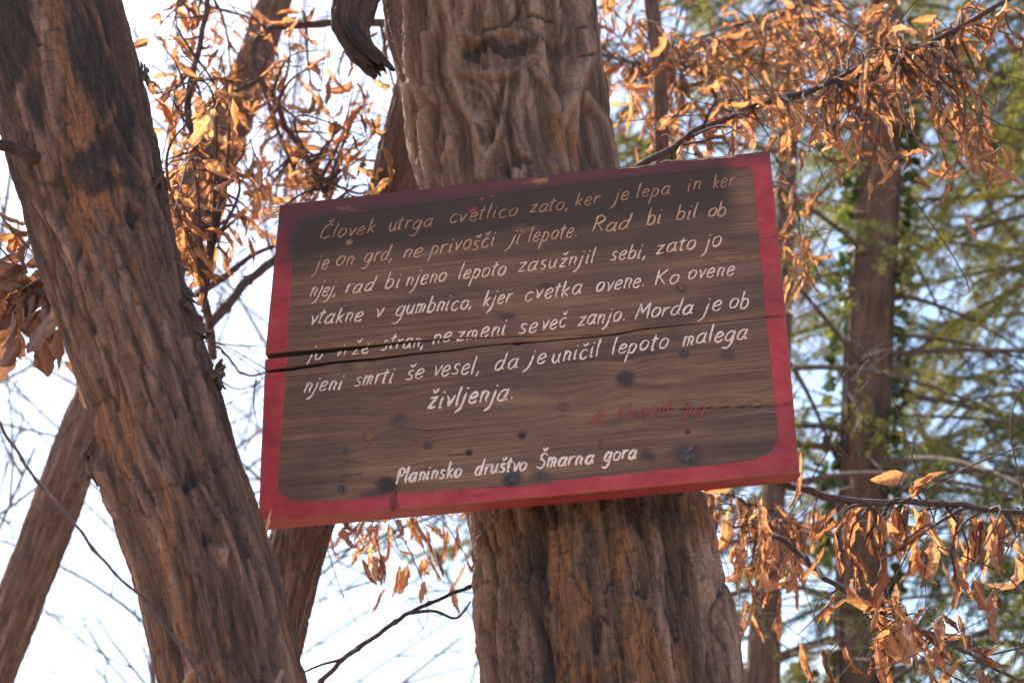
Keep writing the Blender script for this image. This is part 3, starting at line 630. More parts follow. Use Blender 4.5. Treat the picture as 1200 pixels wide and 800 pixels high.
def along(P, s):                                          # point of a polyline at fraction s of its u extent
    u = P[0, 0]+(P[-1, 0]-P[0, 0])*s
    return np.stack([u, np.interp(u, P[:, 0], P[:, 1])], -1)
def board(name, lowl, upl, nc, nr, label=None, lowback=None):
    s = np.linspace(0, 1, nc); lo_, up_ = along(lowl, s), along(upl, s)
    t = np.linspace(0, 1, nr)[:, None, None]
    G = lo_[None]*(1-t)+up_[None]*t
    u, v = G[..., 0], G[..., 1]
    f, rel = fields(u, v)
    ed = np.minimum(t[..., 0]*(up_-lo_)[None, :, 1], (1-t[..., 0])*(up_-lo_)[None, :, 1])
    rel = rel-.0016*np.exp(-(ed/.0016)**2)*(1+.8*pn(u*30, v*30, 1))
    a = Acc()
    at_ = {k: (x.reshape(-1, 3) if k == 'gc' else x.ravel()) for k, x in f.items()}
    a.add(np.stack([u, v, rel], -1).reshape(-1, 3), grid_quads(nr, nc, False), wear=np.zeros(u.size), inn=np.zeros(u.size), **at_)
    # edges and back
    def strip(front, fz, back, flip, mt=1):
        n = len(front); V = np.vstack([np.column_stack([front, fz]), np.column_stack([back, np.full(n, -THK)])])
        i = np.arange(n-1); q = np.stack([i, i+1, n+i+1, n+i], -1)
        if flip: q = q[:, ::-1]
        k = len(V); gc = np.column_stack([V[:, 0], V[:, 1]*.3+V[:, 2], 0*V[:, 0]])
        fd, _ = fields(V[:, 0], V[:, 1])
        a.add(V, q, mat=mt, wear=np.concatenate([np.full(n, .12), np.zeros(n)]), gc=gc, stain=np.maximum(fd['stain'], .42*mt), inn=np.zeros(k), dark=np.full(k, .0 if mt else .75), bare=np.zeros(k), red=np.zeros(k), ck=np.zeros(k), knot=np.zeros(k))  # outer edges toned darker through the stain value, crack walls through dark
    lb = lo_ if lowback is None else lo_+lowback(s)
    strip(lo_, rel[0], lb, True, 1 if lowl is bot_line else 0); strip(up_, rel[-1], up_, False, 1 if upl is top_line else 0)
    le, re = G[:, 0], G[:, -1]
    strip(le, rel[:, 0], np.linspace(0, 1, nr)[:, None]*(up_[0]-lb[0])+lb[0], False); strip(re, rel[:, -1], np.linspace(0, 1, nr)[:, None]*(up_[-1]-lb[-1])+lb[-1], True)
    V = np.vstack([np.column_stack([lb, np.full(nc, -THK)]), np.column_stack([up_, np.full(nc, -THK)])]); i = np.arange(nc-1)
    z = np.zeros(2*nc); a.add(V, np.stack([i, nc+i, nc+i+1, i+1], -1), gc=V*1., stain=z, dark=z, bare=z, red=z, ck=z, knot=z, wear=z, inn=z)
    o = a.build(name, [M['wood'], M['red']], sign, smooth=True)
    m_ = o.modifiers.new('edge', 'EDGE_SPLIT'); m_.split_angle = math.radians(50)
    return tag(o, label)
pU = board('plank', U_bot, top_line, 430, 150, 'upper plank, almost black with old varnish along the top')
pS = board('plank', np.vstack([B_top[B_top[:, 0] < A_bot[-1, 0]-.003], [A_bot[-1]-[0, .0004]]]), A_bot, 300, 14, 'narrow split-off sliver of plank between the two long cracks', lowback=None)
pL = board('plank', bot_line, B_bot, 430, 140, 'lower plank with knots and rusty stains')

def border(parent, outer, inner, n, seed, close=False):
    O, I = pls(outer), pls(inner)
    s = np.concatenate([[0], np.cumsum(np.maximum(np.linalg.norm(np.diff(O, axis=0), axis=1), np.linalg.norm(np.diff(I, axis=0), axis=1)))]); ss = np.linspace(0, s[-1], n)
    o = np.stack([np.interp(ss, s, O[:, k]) for k in (0, 1)], -1); i = np.stack([np.interp(ss, s, I[:, k]) for k in (0, 1)], -1)
    if n > 40:
        ker = np.ones(7)/7; i = np.stack([np.convolve(np.pad(i[:, k], 3, mode='edge'), ker, 'valid') for k in (0, 1)], -1)
    d = i-o; w = np.linalg.norm(d, axis=1)[:, None]
    jit = .0011*fbm(i[:, 0]*45+seed, i[:, 1]*45, .5, 4)+.0007*pn(i[:, 0]*260, i[:, 1]*260, seed)
    i = i+d/w*1.9*jit[:, None]
    nr = 12; t = np.array([0, .02, .1, .2, .3, .4, .5, .6, .7, .8, .9, .97, 1])[:, None, None]; nr = len(t)
    G = o[None]*(1-t)+i[None]*t; u, v = G[..., 0], G[..., 1]
    f, rel = fields(u, v)
    z = rel+.0009; z[-1] -= .0006; z[0] -= .0016
    a = Acc(); at_ = {k: (x.reshape(-1, 3) if k == 'gc' else x.ravel()) for k, x in f.items()}
    wear = np.broadcast_to(np.maximum(sstep(.1, 0, t[..., 0]), .3*sstep(.9, 1, t[..., 0])), u.shape)
    a.add(np.stack([u, v, z], -1).reshape(-1, 3), grid_quads(nr, n, False)[:, ::-1], wear=wear.ravel(), inn=np.broadcast_to(t[..., 0], u.shape).ravel(), **at_)
    return a.build('painted_border', M['red'], parent)
border(pU, [(311, 415), (313.9, 385), (320.9, 312), (325, 270), (328, 240), (345, 238.1), (433, 228.4), (490, 222.2), (570, 213.4), (650, 204.7), (717, 197.3), (800, 188.2), (880, 179.4), (902, 177), (904.2, 200), (908.1, 240), (912, 280), (917, 330), (921, 370.3)],
       [(336, 412), (338, 380), (343, 310), (348, 275), (356, 262), (380, 255), (433, 248), (490, 240.5), (570, 230), (650, 220), (717, 211), (800, 202), (866, 195), (879, 196), (882, 204), (886, 240), (889.5, 280), (894, 330), (897, 371)], 640, 1)
border(pL, [(310, 437.5), (308.3, 480), (305.5, 540), (304.2, 580), (303.5, 596), (303, 612), (350, 607.9), (430, 600.6), (463, 597.6), (491, 595), (550, 589.7), (620, 583.3), (648, 580.8), (780, 568.5), (847, 562.3), (890, 558.4), (937, 554), (935.2, 532), (933, 507), (930, 472), (925.5, 420), (921, 370.8)],
       [(335, 434), (332, 480), (327, 540), (326, 570), (330, 580), (340, 585.5), (365, 587.5), (430, 582.5), (463, 577.5), (491, 576.7), (550, 571.7), (620, 569), (648, 564), (780, 550), (847, 543), (887, 537.5), (903, 530), (911, 516), (911.5, 505), (908, 472), (903, 420), (897, 371.8)], 700, 2)
border(pS, [(310.6, 421.2), (310.2, 433.8)], [(336.5, 418), (335.5, 430.6)], 12, 3)

# --- handwriting: one stroke list per letter, in x-heights
BOWL = [(.78, .84), (.6, 1), (.28, .92), (.05, .5), (.12, .08), (.38, .02), (.66, .35), (.8, .92)]
CARON = [[(.14, 1.62), (.34, 1.36)], [(.34, 1.36), (.60, 1.68)]]
GL = {
 'a': (1.0, [BOWL, [(.84, 1.02), (.75, .3), (.82, .02), (.94, .06)]]), 'b': (.9, [[(.12, 1.75), (.08, .9), (.08, .05)], [(.08, .6), (.3, .98), (.6, .95), (.75, .5), (.5, .03), (.08, .05)]]),
 'c': (.8, [[(.7, .85), (.5, 1), (.2, .9), (.03, .45), (.2, .03), (.5, .03), (.7, .2)]]), 'd': (1.0, [BOWL, [(.88, 1.78), (.78, .8), (.78, .1), (.9, .03)]]),
 'e': (.85, [[(.06, .46), (.5, .55), (.7, .76), (.55, 1), (.25, .92), (.05, .5), (.15, .05), (.45, 0), (.72, .2)]]), 'g': (.98, [BOWL, [(.84, 1), (.76, .2), (.58, -.5), (.25, -.78), (-.1, -.66)]]),
 'i': (.42, [[(.15, 1), (.1, .3), (.15, .02), (.27, .05)], [(.17, 1.42), (.2, 1.46)]]), 'j': (.45, [[(.22, 1), (.12, .1), (-.05, -.5), (-.4, -.78)], [(.24, 1.42), (.27, 1.46)]]),
 'k': (.82, [[(.14, 1.75), (.08, .9), (.08, 0)], [(.65, .95), (.1, .45)], [(.2, .52), (.7, 0)]]), 'l': (.38, [[(.16, 1.78), (.08, .6), (.12, .02)]]),
 'm': (1.1, [[(.05, 1), (.08, 0)], [(.08, .62), (.3, 1), (.45, .85), (.45, 0)], [(.45, .62), (.7, 1), (.87, .85), (.86, .1), (.94, 0)]]), 'n': (.85, [[(.08, 1), (.08, 0)], [(.08, .58), (.36, 1), (.6, .88), (.6, .15), (.7, 0)]]),
 'o': (.9, [[(.5, 1), (.2, .9), (.03, .45), (.2, .03), (.5, .06), (.76, .5), (.7, .88), (.45, 1)]]), 'p': (.92, [[(.14, 1.02), (.06, 0), (-.04, -.85)], [(.1, .65), (.36, 1), (.66, .86), (.68, .4), (.4, .02), (.08, .15)]]),
 'r': (.66, [[(.08, 1), (.08, 0)], [(.08, .5), (.3, .9), (.64, .97)]]), 's': (.76, [[(.64, .88), (.4, 1), (.15, .85), (.2, .6), (.5, .42), (.55, .15), (.3, 0), (0, .1)]]),
 't': (.55, [[(.24, 1.5), (.12, .5), (.18, .02), (.32, .06)], [(-.1, 1.08), (.5, 1.16)]]), 'u': (.85, [[(.05, 1), (.05, .3), (.22, .02), (.5, .2), (.66, .95)], [(.68, 1), (.64, .2), (.76, 0)]]),
 'v': (.76, [[(.02, 1), (.12, .85), (.3, .02)], [(.3, .02), (.5, .45), (.7, 1)]]), 'z': (.82, [[(.08, .93), (.68, .97)], [(.68, .97), (.05, .03)], [(.05, .03), (.7, .07)]]),
 ',': (.35, [[(.12, .12), (.0, -.32)]]), '.': (.3, [[(.1, .04), (.14, .09)]]),
 'C': (1.1, [[(.98, 1.5), (.75, 1.78), (.35, 1.6), (.05, .85), (.2, .1), (.6, 0), (.98, .28)]]), 'R': (1.1, [[(.18, 1.7), (.1, 0)], [(.0, 1.52), (.5, 1.78), (.9, 1.45), (.6, .98), (.15, .9)], [(.32, .92), (1.0, 0)]]),
 'K': (1.02, [[(.16, 1.7), (.08, 0)], [(.98, 1.72), (.12, .8)], [(.3, .95), (.92, 0)]]), 'M': (1.3, [[(0, 0), (.22, 1.66)], [(.22, 1.66), (.55, .6)], [(.55, .6), (1.1, 1.68)], [(1.1, 1.68), (1.14, 0)]]),
 'P': (.92, [[(.14, 1.68), (.06, 0)], [(.0, 1.52), (.45, 1.74), (.8, 1.42), (.55, .95), (.12, .82)]]), 'S': (1.0, [[(.95, 1.42), (.66, 1.68), (.28, 1.5), (.34, 1.05), (.72, .75), (.72, .25), (.38, 0), (0, .16)]]),
 'J': (.8, [[(.5, 1.7), (.42, .5), (.15, -.25), (-.25, -.35)], [(.1, 1.66), (.85, 1.74)]])}
for ch, base, dx, dy in (('č', 'c', 0, 0), ('š', 's', -.02, 0), ('ž', 'z', 0, 0), ('Č', 'C', .25, .66), ('Š', 'S', .2, .62)):
    GL[ch] = (GL[base][0], GL[base][1]+[[(x+dx, y+dy) for x, y in st] for st in CARON])
ZCOUNT = [0]
def in_gap(p):
    lo_ = np.interp(p[0], A_bot[:, 0], A_bot[:, 1]); hi_ = np.interp(p[0], A_top[:, 0], A_top[:, 1])
    if lo_-.0003 < p[1] < hi_+.0003 and p[0] < A_top[-1, 0]: return True
    lo_ = np.interp(p[0], B_bot[:, 0], B_bot[:, 1]); hi_ = np.interp(p[0], B_top[:, 0], B_top[:, 1])
    return lo_ < p[1] < hi_
def stroke(acc, P, w, age, rng):
    P = np.asarray(P); n = max(6, int(np.linalg.norm(np.diff(P, axis=0), axis=1).sum()/.0011)+2)
    Q = catmull(P, n) if len(P) > 2 else np.linspace(P[0], P[1], n)
    Q = Q+.00036*np.stack([pn(Q[:, 0]*160, Q[:, 1]*160, .3), pn(Q[:, 0]*160, Q[:, 1]*160, 7.3)], -1)
    T = np.gradient(Q, axis=0); T /= np.linalg.norm(T, axis=1)[:, None]+1e-9; Nn = np.stack([-T[:, 1], T[:, 0]], -1)
    s = np.linspace(0, 1, n)
    width = 1.18*w*(.84+.42*pn(s*3, ZCOUNT[0]*1.37, .5)+.2*pn(s*n*.35, ZCOUNT[0]*2.1, 3)+.28*np.abs(T[:, 1]*.5+T[:, 0]*.4))*(.55+.45*np.minimum(1, np.minimum(s, 1-s)*n/2.2))
    ZCOUNT[0] += 1; zz = .00135+.00002*(ZCOUNT[0] % 11)
    ok = np.array([not in_gap(q) for q in Q]); i = 0
    while i < n:
        if not ok[i]: i += 1; continue
        j = i
        while j+1 < n and ok[j+1]: j += 1
        if j-i >= 1:
            q, nn, ww = Q[i:j+1], Nn[i:j+1], width[i:j+1, None]; k = len(q)
            tt = T[i:j+1]; ext = w*.35
            q = q.copy(); q[0] = q[0]-tt[0]*ext*(i == 0); q[-1] = q[-1]+tt[-1]*ext*(j == n-1)
            rel = fields(q[:, 0], q[:, 1])[1] if False else np.zeros(k)
            V = np.stack([np.column_stack([q+nn*ww*.5, np.full(k, zz-.0009)]), np.column_stack([q+nn*ww*.3, np.full(k, zz)]), np.column_stack([q-nn*ww*.3, np.full(k, zz)]), np.column_stack([q-nn*ww*.5, np.full(k, zz-.0009)])], 0)
            ag = np.clip(age+.12*pn(q[:, 0]*60, q[:, 1]*60, 2), 0, 1)
            acc.add(V.reshape(-1, 3), grid_quads(4, k, False), age=np.tile(ag, 4))
        i = j+1
def text_line(name, words, xh, w, age, mat, slant=.34, label=None, rough=.055, asc=1.0):
    acc = Acc(); rng = np.random.RandomState(int(abs(words[0][1]*7+words[0][2])) % 9999)
    for text, x0, y0, x1, y1 in words:
        a, b_ = pl(x0, y0), pl(x1, y1); d = b_-a; ln = np.linalg.norm(d); d /= ln; up_ = np.array([-d[1], d[0]])
        adv = []; x = 0
        for ch in text: adv.append(x); x += GL[ch][0]+.20
        tot = x-.20-(GL[text[-1]][0]-max(p[0] for st in GL[text[-1]][1][:2] for p in st) if text[-1] not in ',.' else 0)
        sc = ln/max(tot, .3); sc = min(max(sc*.95, xh*.5), xh*1.12)
        for ch, ax in zip(text, adv):
            jx, jy, js = rng.normal(0, .03), rng.normal(0, rough), 1+rng.normal(0, .04)
            for st in GL[ch][1]:
                P = []
                for gx, gy in st:
                    yy = gy*js*(asc if gy > 1 else 1)+jy; P.append(a+d*((ax+gx+jx)*sc+slant*yy*xh)+up_*yy*xh)
                stroke(acc, np.array(P), w, age(0.5*(x0+x1), y0) if callable(age) else age, rng)
    return tag(acc.build(name, mat, sign), label)
XH = .0152
text_line('text_line', [('Človek', 374, 280, 440, 273.5), ('utrga', 455, 271.5, 508, 264.5), ('cvetlico', 526, 261.5, 611, 252.5), ('zato,', 620.5, 249.8, 669, 245), ('ker', 674, 242.5, 703, 239), ('je', 720.5, 236.7, 736, 234.5), ('lepa', 745, 232.8, 786, 227.5), ('in', 805, 225, 822, 222.5), ('ker', 836, 221.3, 861, 217)], XH*.95, .0022, .82, M['letter'], label='first line of the verse, faded to brown')
text_line('text_line', [('je', 370.5, 316, 384, 313.5), ('on', 392.5, 312, 413.5, 310), ('grd,', 426, 308, 462, 304), ('ne', 472, 302, 494, 300.5), ('privošči', 503.5, 298.8, 581, 288.3), ('ji', 598, 285.5, 607.5, 285), ('lepote.', 619, 283.5, 679, 277.2), ('Rad', 693, 271.7, 740, 268), ('bi', 758, 264, 774, 262), ('bil', 791.5, 258.7, 815, 256.2), ('ob', 829, 254.2, 851, 252)], XH, .0023, .62, M['letter'], label='second line of the verse, faded to tan')
text_line('text_line', [('njej,', 363, 347.8, 396, 345), ('rad', 404, 343.3, 437, 340.8), ('bi', 450.5, 338.4, 467, 336.5), ('njeno', 475.5, 335, 524, 328.7), ('lepoto', 536.5, 327.5, 593, 322), ('zasužnjil', 606.5, 319.3, 699, 307.5), ('sebi,', 714.5, 304.9, 759, 301.5), ('zato', 769, 298.2, 816, 291), ('jo', 827, 291, 845.5, 287.5)], XH, .0024, .36, M['letter'])
text_line('text_line', [('vtakne', 362, 381.3, 426, 375), ('v', 439, 372.8, 450, 371), ('gumbnico,', 463, 370.2, 558, 361), ('kjer', 566.5, 358.2, 600, 354.5), ('cvetka', 614.5, 353, 684, 344), ('ovene.', 698, 341.5, 758.5, 335.2), ('Ko', 767.5, 334.2, 797, 330.5), ('ovene', 806, 327.7, 862, 322)], XH, .0024, .18, M['letter'])
text_line('text_line', [('jo', 362.5, 421, 377, 419.7), ('vrže', 392, 417.2, 433, 413), ('stran,', 446, 410.5, 500, 405.5), ('ne', 506, 403.2, 528, 400.8), ('zmeni', 534.5, 400, 594, 391), ('se', 607.5, 391.2, 629, 388), ('več', 634, 387.2, 663, 383), ('zanjo.', 677, 382, 735.5, 375.2), ('Morda', 743.5, 374.2, 815, 367.5), ('je', 825.5, 366.2, 846, 364), ('ob', 853.5, 362.7, 876, 360.5)], XH, .0024, .10, M['letter'])
text_line('text_line', [('njeni', 355.5, 460, 400, 456.4), ('smrti', 414.5, 452.8, 460.5, 447.8), ('še', 474.5, 445.2, 496, 443), ('vesel,', 505.5, 442.3, 566, 435.3), ('da', 579.5, 434, 607, 430), ('je', 620, 428, 638, 426), ('uničil', 647.5, 425.2, 702, 417.3), ('lepoto', 716.5, 416, 783, 408.5), ('malega', 799.5, 405.5, 879, 396.3)], XH, .0025, .05, M['letter'])
text_line('text_line', [('življenja.', 500.5, 479.3, 607, 466.5)], XH*1.12, .0030, .02, M['letter'])
text_line('club_name', [('Planinsko', 464, 566, 543, 558.2), ('društvo', 556.5, 556.8, 619, 550.8), ('Šmarna', 629, 548.3, 698, 542), ('gora', 708, 540.2, 746.7, 537)], XH*.86, .0032, .0, M['letter'], slant=.27)
text_line('signature', [('dr.', 693, 496, 713, 494.5), ('Klement', 722, 492.8, 788, 485), ('Jug', 799, 489.5, 825, 486.5)], XH*.84, .0022, .5, M['redtext'], slant=.4, label='name in scratched, nearly lost red paint', rough=.07)

# --- nails and bolts in the face
def nail(name, px, py, r, mat, dome=.5, ring=0, label=None, oval=1.0):
    c = pl(px, py); R_ = r*.00134; a = Acc()
    prof = [(1.0, 0), (1.0, .25), (.92, .45), (.6, .75*1), (.0, 1)] if not ring else [(1.0, 0), (1.0, .3), (.86, .42), (.72, .3), (.66, .15), (.62, .15), (.6, .55), (.5, .75), (0, .82)]
    n = 20; th = np.arange(n)/n*2*PI
    V = np.concatenate([np.stack([c[0]+R_*q*np.cos(th), c[1]+R_*q*oval*np.sin(th), np.full(n, -.001+h*R_*dome+.0012)], -1) for q, h in prof])
    V = V+.03*R_*np.random.RandomState(int(px)).normal(size=V.shape)
    a.add(V, grid_quads(len(prof), n, True)); return tag(a.build(name, mat, sign), label)
for x, y, r in [(405, 358, 3.0), (798, 337.5, 3.4)]: nail('nail_head', x, y, r, M['rust'])
nail('nail_head', 801, 414, 3.4, M['iron'])
nail('nail_head', 809, 524.5, 3.0, M['rust'])
nail('bolt_head', 600, 561, 8.0, M['iron'], .35, 1); nail('bolt_head', 806, 535, 8.0, M['iron'], .3, 1)
nail('nail_head', 400, 573, 4.2, M['iron'], .25, 1); nail('nail_head', 406, 529, 4.0, M['iron'], .2, 1)
m, nt, b = newmat('orange_wood_plug'); L(nt, ramp(nt, noise(nt, N(nt, 'ShaderNodeTexCoord').outputs['Object'], 250, 4), [(.35, (.10, .06, .045)), (.65, (.36, .19, .09))]), b.inputs['Base Color']); M['plug'] = m
nail('wood_plug', 409, 284, 4.8, M['plug'], .15, oval=.85)
nail('bolt_head', 634, 557, 4.5, M['iron'], .25, 1)
# --- splinters: torn pale fibres at the upper left corner and others added along the right top edge as its sun glint
def splinters(name, specs, seed):
    rng = np.random.RandomState(seed); a = Acc()
    for (x, y, dx, dy, ln, r, z) in specs:
        p = pl(x, y); d = np.array([dx, dy, rng.normal(0, .15)]); d /= np.linalg.norm(d)
        q0 = np.array([*p, z]); k = rng.normal(0, .08, 3)*ln
        tube(a, [q0, q0+d*ln*.5+k, q0+d*ln], [r, r*.8, r*.15], 5, 8)
    return a.build(name, M['splinter'], sign)
rng = np.random.RandomState(3)
splinters('splinters', [(332+rng.normal(0, 5), 245+rng.normal(0, 4.5), -1, rng.normal(.0, .22), rng.uniform(.014, .034), rng.uniform(.0005, .0011), -.004+rng.uniform(-.02, .004)) for i in range(30)], 1)
splinters('edge_glint_fibres', [(t, 177-(t-902)*.1097+rng.normal(1.4, .8), rng.choice([-1, 1]), rng.normal(0.03, .02), rng.uniform(.012, .045), rng.uniform(.0005, .0010), rng.uniform(-.002, .0015)) for t in rng.uniform(745, 893, 30)], 2)
# ---------------------------------------------------------------- dry leaves
def leaf_proto(seed, roll, bend, twist, width, nl=12, nw=7):
    rng = np.random.RandomState(seed)
    t = np.linspace(0, 1, nl); prof = width*np.sin(PI*np.clip(t, 0, 1)**rng.uniform(.7, 1.15))**rng.uniform(.55, .8)*(1+.13*rng.normal(size=nl)); prof = np.abs(prof); prof[0] = .012; prof[-1] = .008
    s = np.linspace(-1, 1, nw)
    ang = roll*(.5+.6*np.sin(PI*t)+.2*rng.normal())
    V = np.zeros((nl, nw, 3))
    ca = np.cumsum(np.concatenate([[0], np.full(nl-1, bend/(nl-1))+rng.normal(0, abs(bend)*.08+.05, nl-1)])); dl = 1/(nl-1)
    cx = np.concatenate([[0], np.cumsum(np.cos(ca[:-1])*dl)]); cz = np.concatenate([[0], np.cumsum(np.sin(ca[:-1])*dl)])
    for i in range(nl):
        for j in range(nw):
            a = s[j]*ang[i]; rad = prof[i]/max(abs(ang[i]), .15)
            y = rad*math.sin(a); z = rad*(1-math.cos(a))+.03*prof[i]/width*rng.normal()*abs(s[j])*.5
            y += prof[i]*.10*rng.normal()*abs(s[j]); z += prof[i]*(.16 if width < .195 else .05)*rng.normal()
            tw = twist*t[i]; y, z = y*math.cos(tw)-z*math.sin(tw), y*math.sin(tw)+z*math.cos(tw)
            V[i, j] = (cx[i]-z*math.sin(ca[i]), y, cz[i]+z*math.cos(ca[i]))
    V[0] *= .6
    vein = np.zeros((nl, nw)); vein[:, nw//2] = 1
    pet = np.array([[-.14, -.006, .02], [-.14, .006, .02]])     # stalk
    V = np.vstack([V.reshape(-1, 3)+[0, 0, 0], pet]); q = list(map(tuple, grid_quads(nl, nw, False)))
    q.append((nl*nw, nl*nw+1, nw//2+1, nw//2-1))
    return V, np.array(q), np.concatenate([vein.ravel(), [1, 1]])
_r = np.random.RandomState(21)
LONG = [leaf_proto(100+i, _r.uniform(1.0, 2.9)*_r.choice([1, 1, -1]), _r.uniform(-1.6, 1.6), _r.uniform(-2.2, 2.2), _r.uniform(.11, .19)) for i in range(26)]
BROAD = [leaf_proto(200+i, _r.uniform(.3, 1.5)*_r.choice([1, -1]), _r.uniform(-1.6, 1.6), _r.uniform(-1.2, 1.2), _r.uniform(.2, .3)) for i in range(20)]
def put_leaves(acc, protos, pos, dirs, size, rng, spin=None, lo=.0, hi=1.):
    pos, dirs = np.asarray(pos), np.asarray(dirs)
    for p, d, s in zip(pos, dirs, size):
        V, q, vein = protos[rng.randint(len(protos))]
        d = d/np.linalg.norm(d); n = rng.normal(size=3); n -= d*np.dot(n, d); n /= np.linalg.norm(n); b = np.cross(n, d)
        acc.add(p+(V*s) @ np.stack([d, b, n]), q, rnd=float(rng.uniform(lo, hi)), vein=vein)
def leafy_branch(name, label, main, clusters, Y, seed, group=None, cat='branch', protos=LONG, size=(.05, .086), r0=.006, r1=.002, leafmat='leaf', side=(), hang=.75, step=.055, dens=.72, spread=1.75, mat='twig', wob=.12, jdepth=.25, lo=0., hi=1., parent_r=None):
    """a woody branch through measured points, twigs feeding each leaf cluster, dry leaves hanging from the twigs"""
    rng = np.random.RandomState(seed)
    mp = np.array([at(x, y, Y+dz) for x, y, dz in main]); org = tuple(mp[0])
    e = empty(name, org, label, cat, group)
    W = Acc(); Lf = Acc()
    Q = catmull(mp, 90); Q += np.stack([.006*pn(np.arange(90)*.21, seed+k*3.3, .5) for k in range(3)], -1)*(1 if r0 < .02 else 2)
    tube(W, Q, np.linspace(r0, r1, 90), 7, 90, rough=.15, seed=seed)
    for pts in side:
        sp2 = np.array([at(x, y, Y+dz) for x, y, dz in pts]); Qs = catmull(sp2, 50); tube(W, Qs, np.linspace(r0*.55, r1*.6, 50), 6, 50, rough=.15, seed=seed+3); Q = np.vstack([Q, Qs])
    for (cx, cy, rx, ry, nt, *opt) in clusters:
        for k in range(max(1, int(round(nt*dens)))):
            u, v = rng.normal(0, .5, 2); g = at(cx+rx*spread*np.clip(u, -1.3, 1.3), cy+ry*spread*np.clip(v, -1.3, 1.3), Y+rng.normal(0, jdepth))
            dist = np.linalg.norm((Q-g), axis=1); cand = np.argsort(dist)[:12]; s = Q[cand[rng.randint(12)]]
            ln = np.linalg.norm(g-s); 
            if ln < .03: g = s+rng.normal(0, .06, 3); ln = np.linalg.norm(g-s)
            mid = (s+g)/2+rng.normal(0, wob*ln, 3)+[0, 0, wob*.6*ln]
            T = catmull(np.array([s, mid, g]), max(6, int(ln/.02)))
            tube(W, T, np.linspace(max(r1*.75, .0011), .0007, len(T)), 4, len(T))
            arc = np.linalg.norm(np.diff(T, axis=0), axis=1).sum(); start = max(0, arc-.34)
            n = max(2, int((arc-start)/step)); fr = np.linspace(start/arc, 1, n)
            P = np.stack([np.interp(fr, np.linspace(0, 1, len(T)), T[:, i]) for i in range(3)], -1)
            D = rng.normal(0, .55, (n, 3))+np.array([0, 0, -hang])+(g-s)/max(ln, .01)*.35
            sz = rng.uniform(*size, n); dn = D/np.linalg.norm(D, axis=1)[:, None]
            if rng.rand() < .35:
                h0 = s+rng.normal(0, .03, 3); h1 = h0+rng.normal(0, .16, 3)+(g-s)*.4; h2 = h1+rng.normal(0, .12, 3); tube(W, [h0, h1, h2], [.0016, .0011, .0006], 4, 12)
                tube(W, [h1, h1+rng.normal(0, .06, 3), h1+rng.normal(0, .12, 3)], [.001, .0008, .0005], 3, 8)
            put_leaves(Lf, protos, P+dn*.14*sz[:, None], D, sz, rng, lo=lo, hi=hi)
    W.build('wood', M[mat], e, org); Lf.build('dry_leaves', M[leafmat], e, org)
    return e

G1 = 'branches of dry orange leaves'
# upper left
leafy_branch('leafy_branch', 'thin dark kinked branch with dry leaves, left of the stout trunk above the board', [(470, 28, .1), (392, 26, 0), (350, 29, 0), (318, 34, 0), (299, 52, 0), (297, 78, 0), (306, 96, 0), (322, 118, 0), (336, 150, 0), (360, 188, 0), (381, 228, 0), (392, 260, .05)],
   [(320, 150, 60, 60, 8), (400, 150, 60, 50, 12), (420, 200, 50, 26, 12), (370, 215, 60, 20, 8), (430, 90, 26, 30, 4), (378, 62, 30, 40, 6), (300, 40, 40, 30, 5), (345, 200, 40, 30, 7), (445, 175, 24, 30, 7)], 3.0, 31, G1, side=[[(303, 94, 0), (272, 110, 0), (244, 132, .03), (222, 160, .05), (206, 196, .06), (190, 240, .1)], [(306, 96, 0), (318, 130, -.03), (330, 165, 0), (345, 200, .05)]], r0=.011, r1=.006, jdepth=.25, hang=.5)
leafy_branch('leafy_branch', 'upright thin branch with orange leaves right beside the slim left trunk', [(252, 420, .1), (246, 388, .05), (240, 340, 0), (247, 280, 0), (262, 220, 0), (240, 190, .02), (222, 140, 0), (227, 80, 0), (240, 20, 0), (252, -50, 0)],
   [(205, 105, 26, 60, 9), (190, 50, 26, 40, 9), (240, 60, 30, 40, 7), (222, 200, 30, 40, 14), (215, 270, 18, 40, 16), (262, 180, 30, 40, 9), (250, 225, 40, 40, 10), (285, 265, 26, 36, 5), (180, 20, 30, 20, 6)], 2.7, 32, G1, r0=.009, r1=.006, hang=.5, side=[[(238, 366, 0), (243, 330, 0), (250, 290, 0), (258, 250, 0), (266, 214, 0)]])
leafy_branch('leafy_branch', 'bundle of orange leaves hung on a twig above the upper left corner', [(200, -40, .3), (240, 5, .3), (290, 20, .3), (330, 90, .2), (330, 170, .2), (320, 240, .2)],
   [(305, 95, 40, 60, 8), (330, 215, 40, 40, 7), (355, 140, 50, 50, 6), (280, 150, 40, 50, 6), (300, 235, 34, 30, 6), (265, 20, 40, 22, 6)], 3.6, 33, G1, r0=.007, r1=.002, hang=.5, size=(.055, .09))
# the mass of leaves right of the stout trunk
leafy_branch('leafy_branch', 'long dark branch rising to the upper right with many curled orange leaves', [(700, 230, .1), (745, 198, .05), (796, 169, 0), (825, 150, 0), (854, 137, 0), (890, 122, 0), (933, 110, 0), (970, 98, 0), (1008, 81, -.05), (1045, 68, -.1), (1080, 53, -.1), (1120, 34, -.15), (1160, 10, -.2), (1230, -30, -.3)],
   [(1000, 100, 50, 22, 12), (950, 140, 40, 26, 12), (1020, 150, 34, 36, 14), (1090, 110, 40, 40, 10), (1110, 150, 30, 40, 10), (1160, 60, 40, 34, 8), (1150, 195, 14, 24, 4), (1165, 30, 30, 20, 6), (1065, 65, 30, 18, 6), (1010, 185, 22, 20, 5), (880, 155, 44, 16, 9), (850, 110, 40, 22, 8), (1190, 175, 14, 14, 2), (1120, 205, 16, 22, 4)], 2.5, 34, G1, r0=.0085, r1=.0045, jdepth=.16, size=(.046, .082), step=.046, hang=.85, dens=.8)
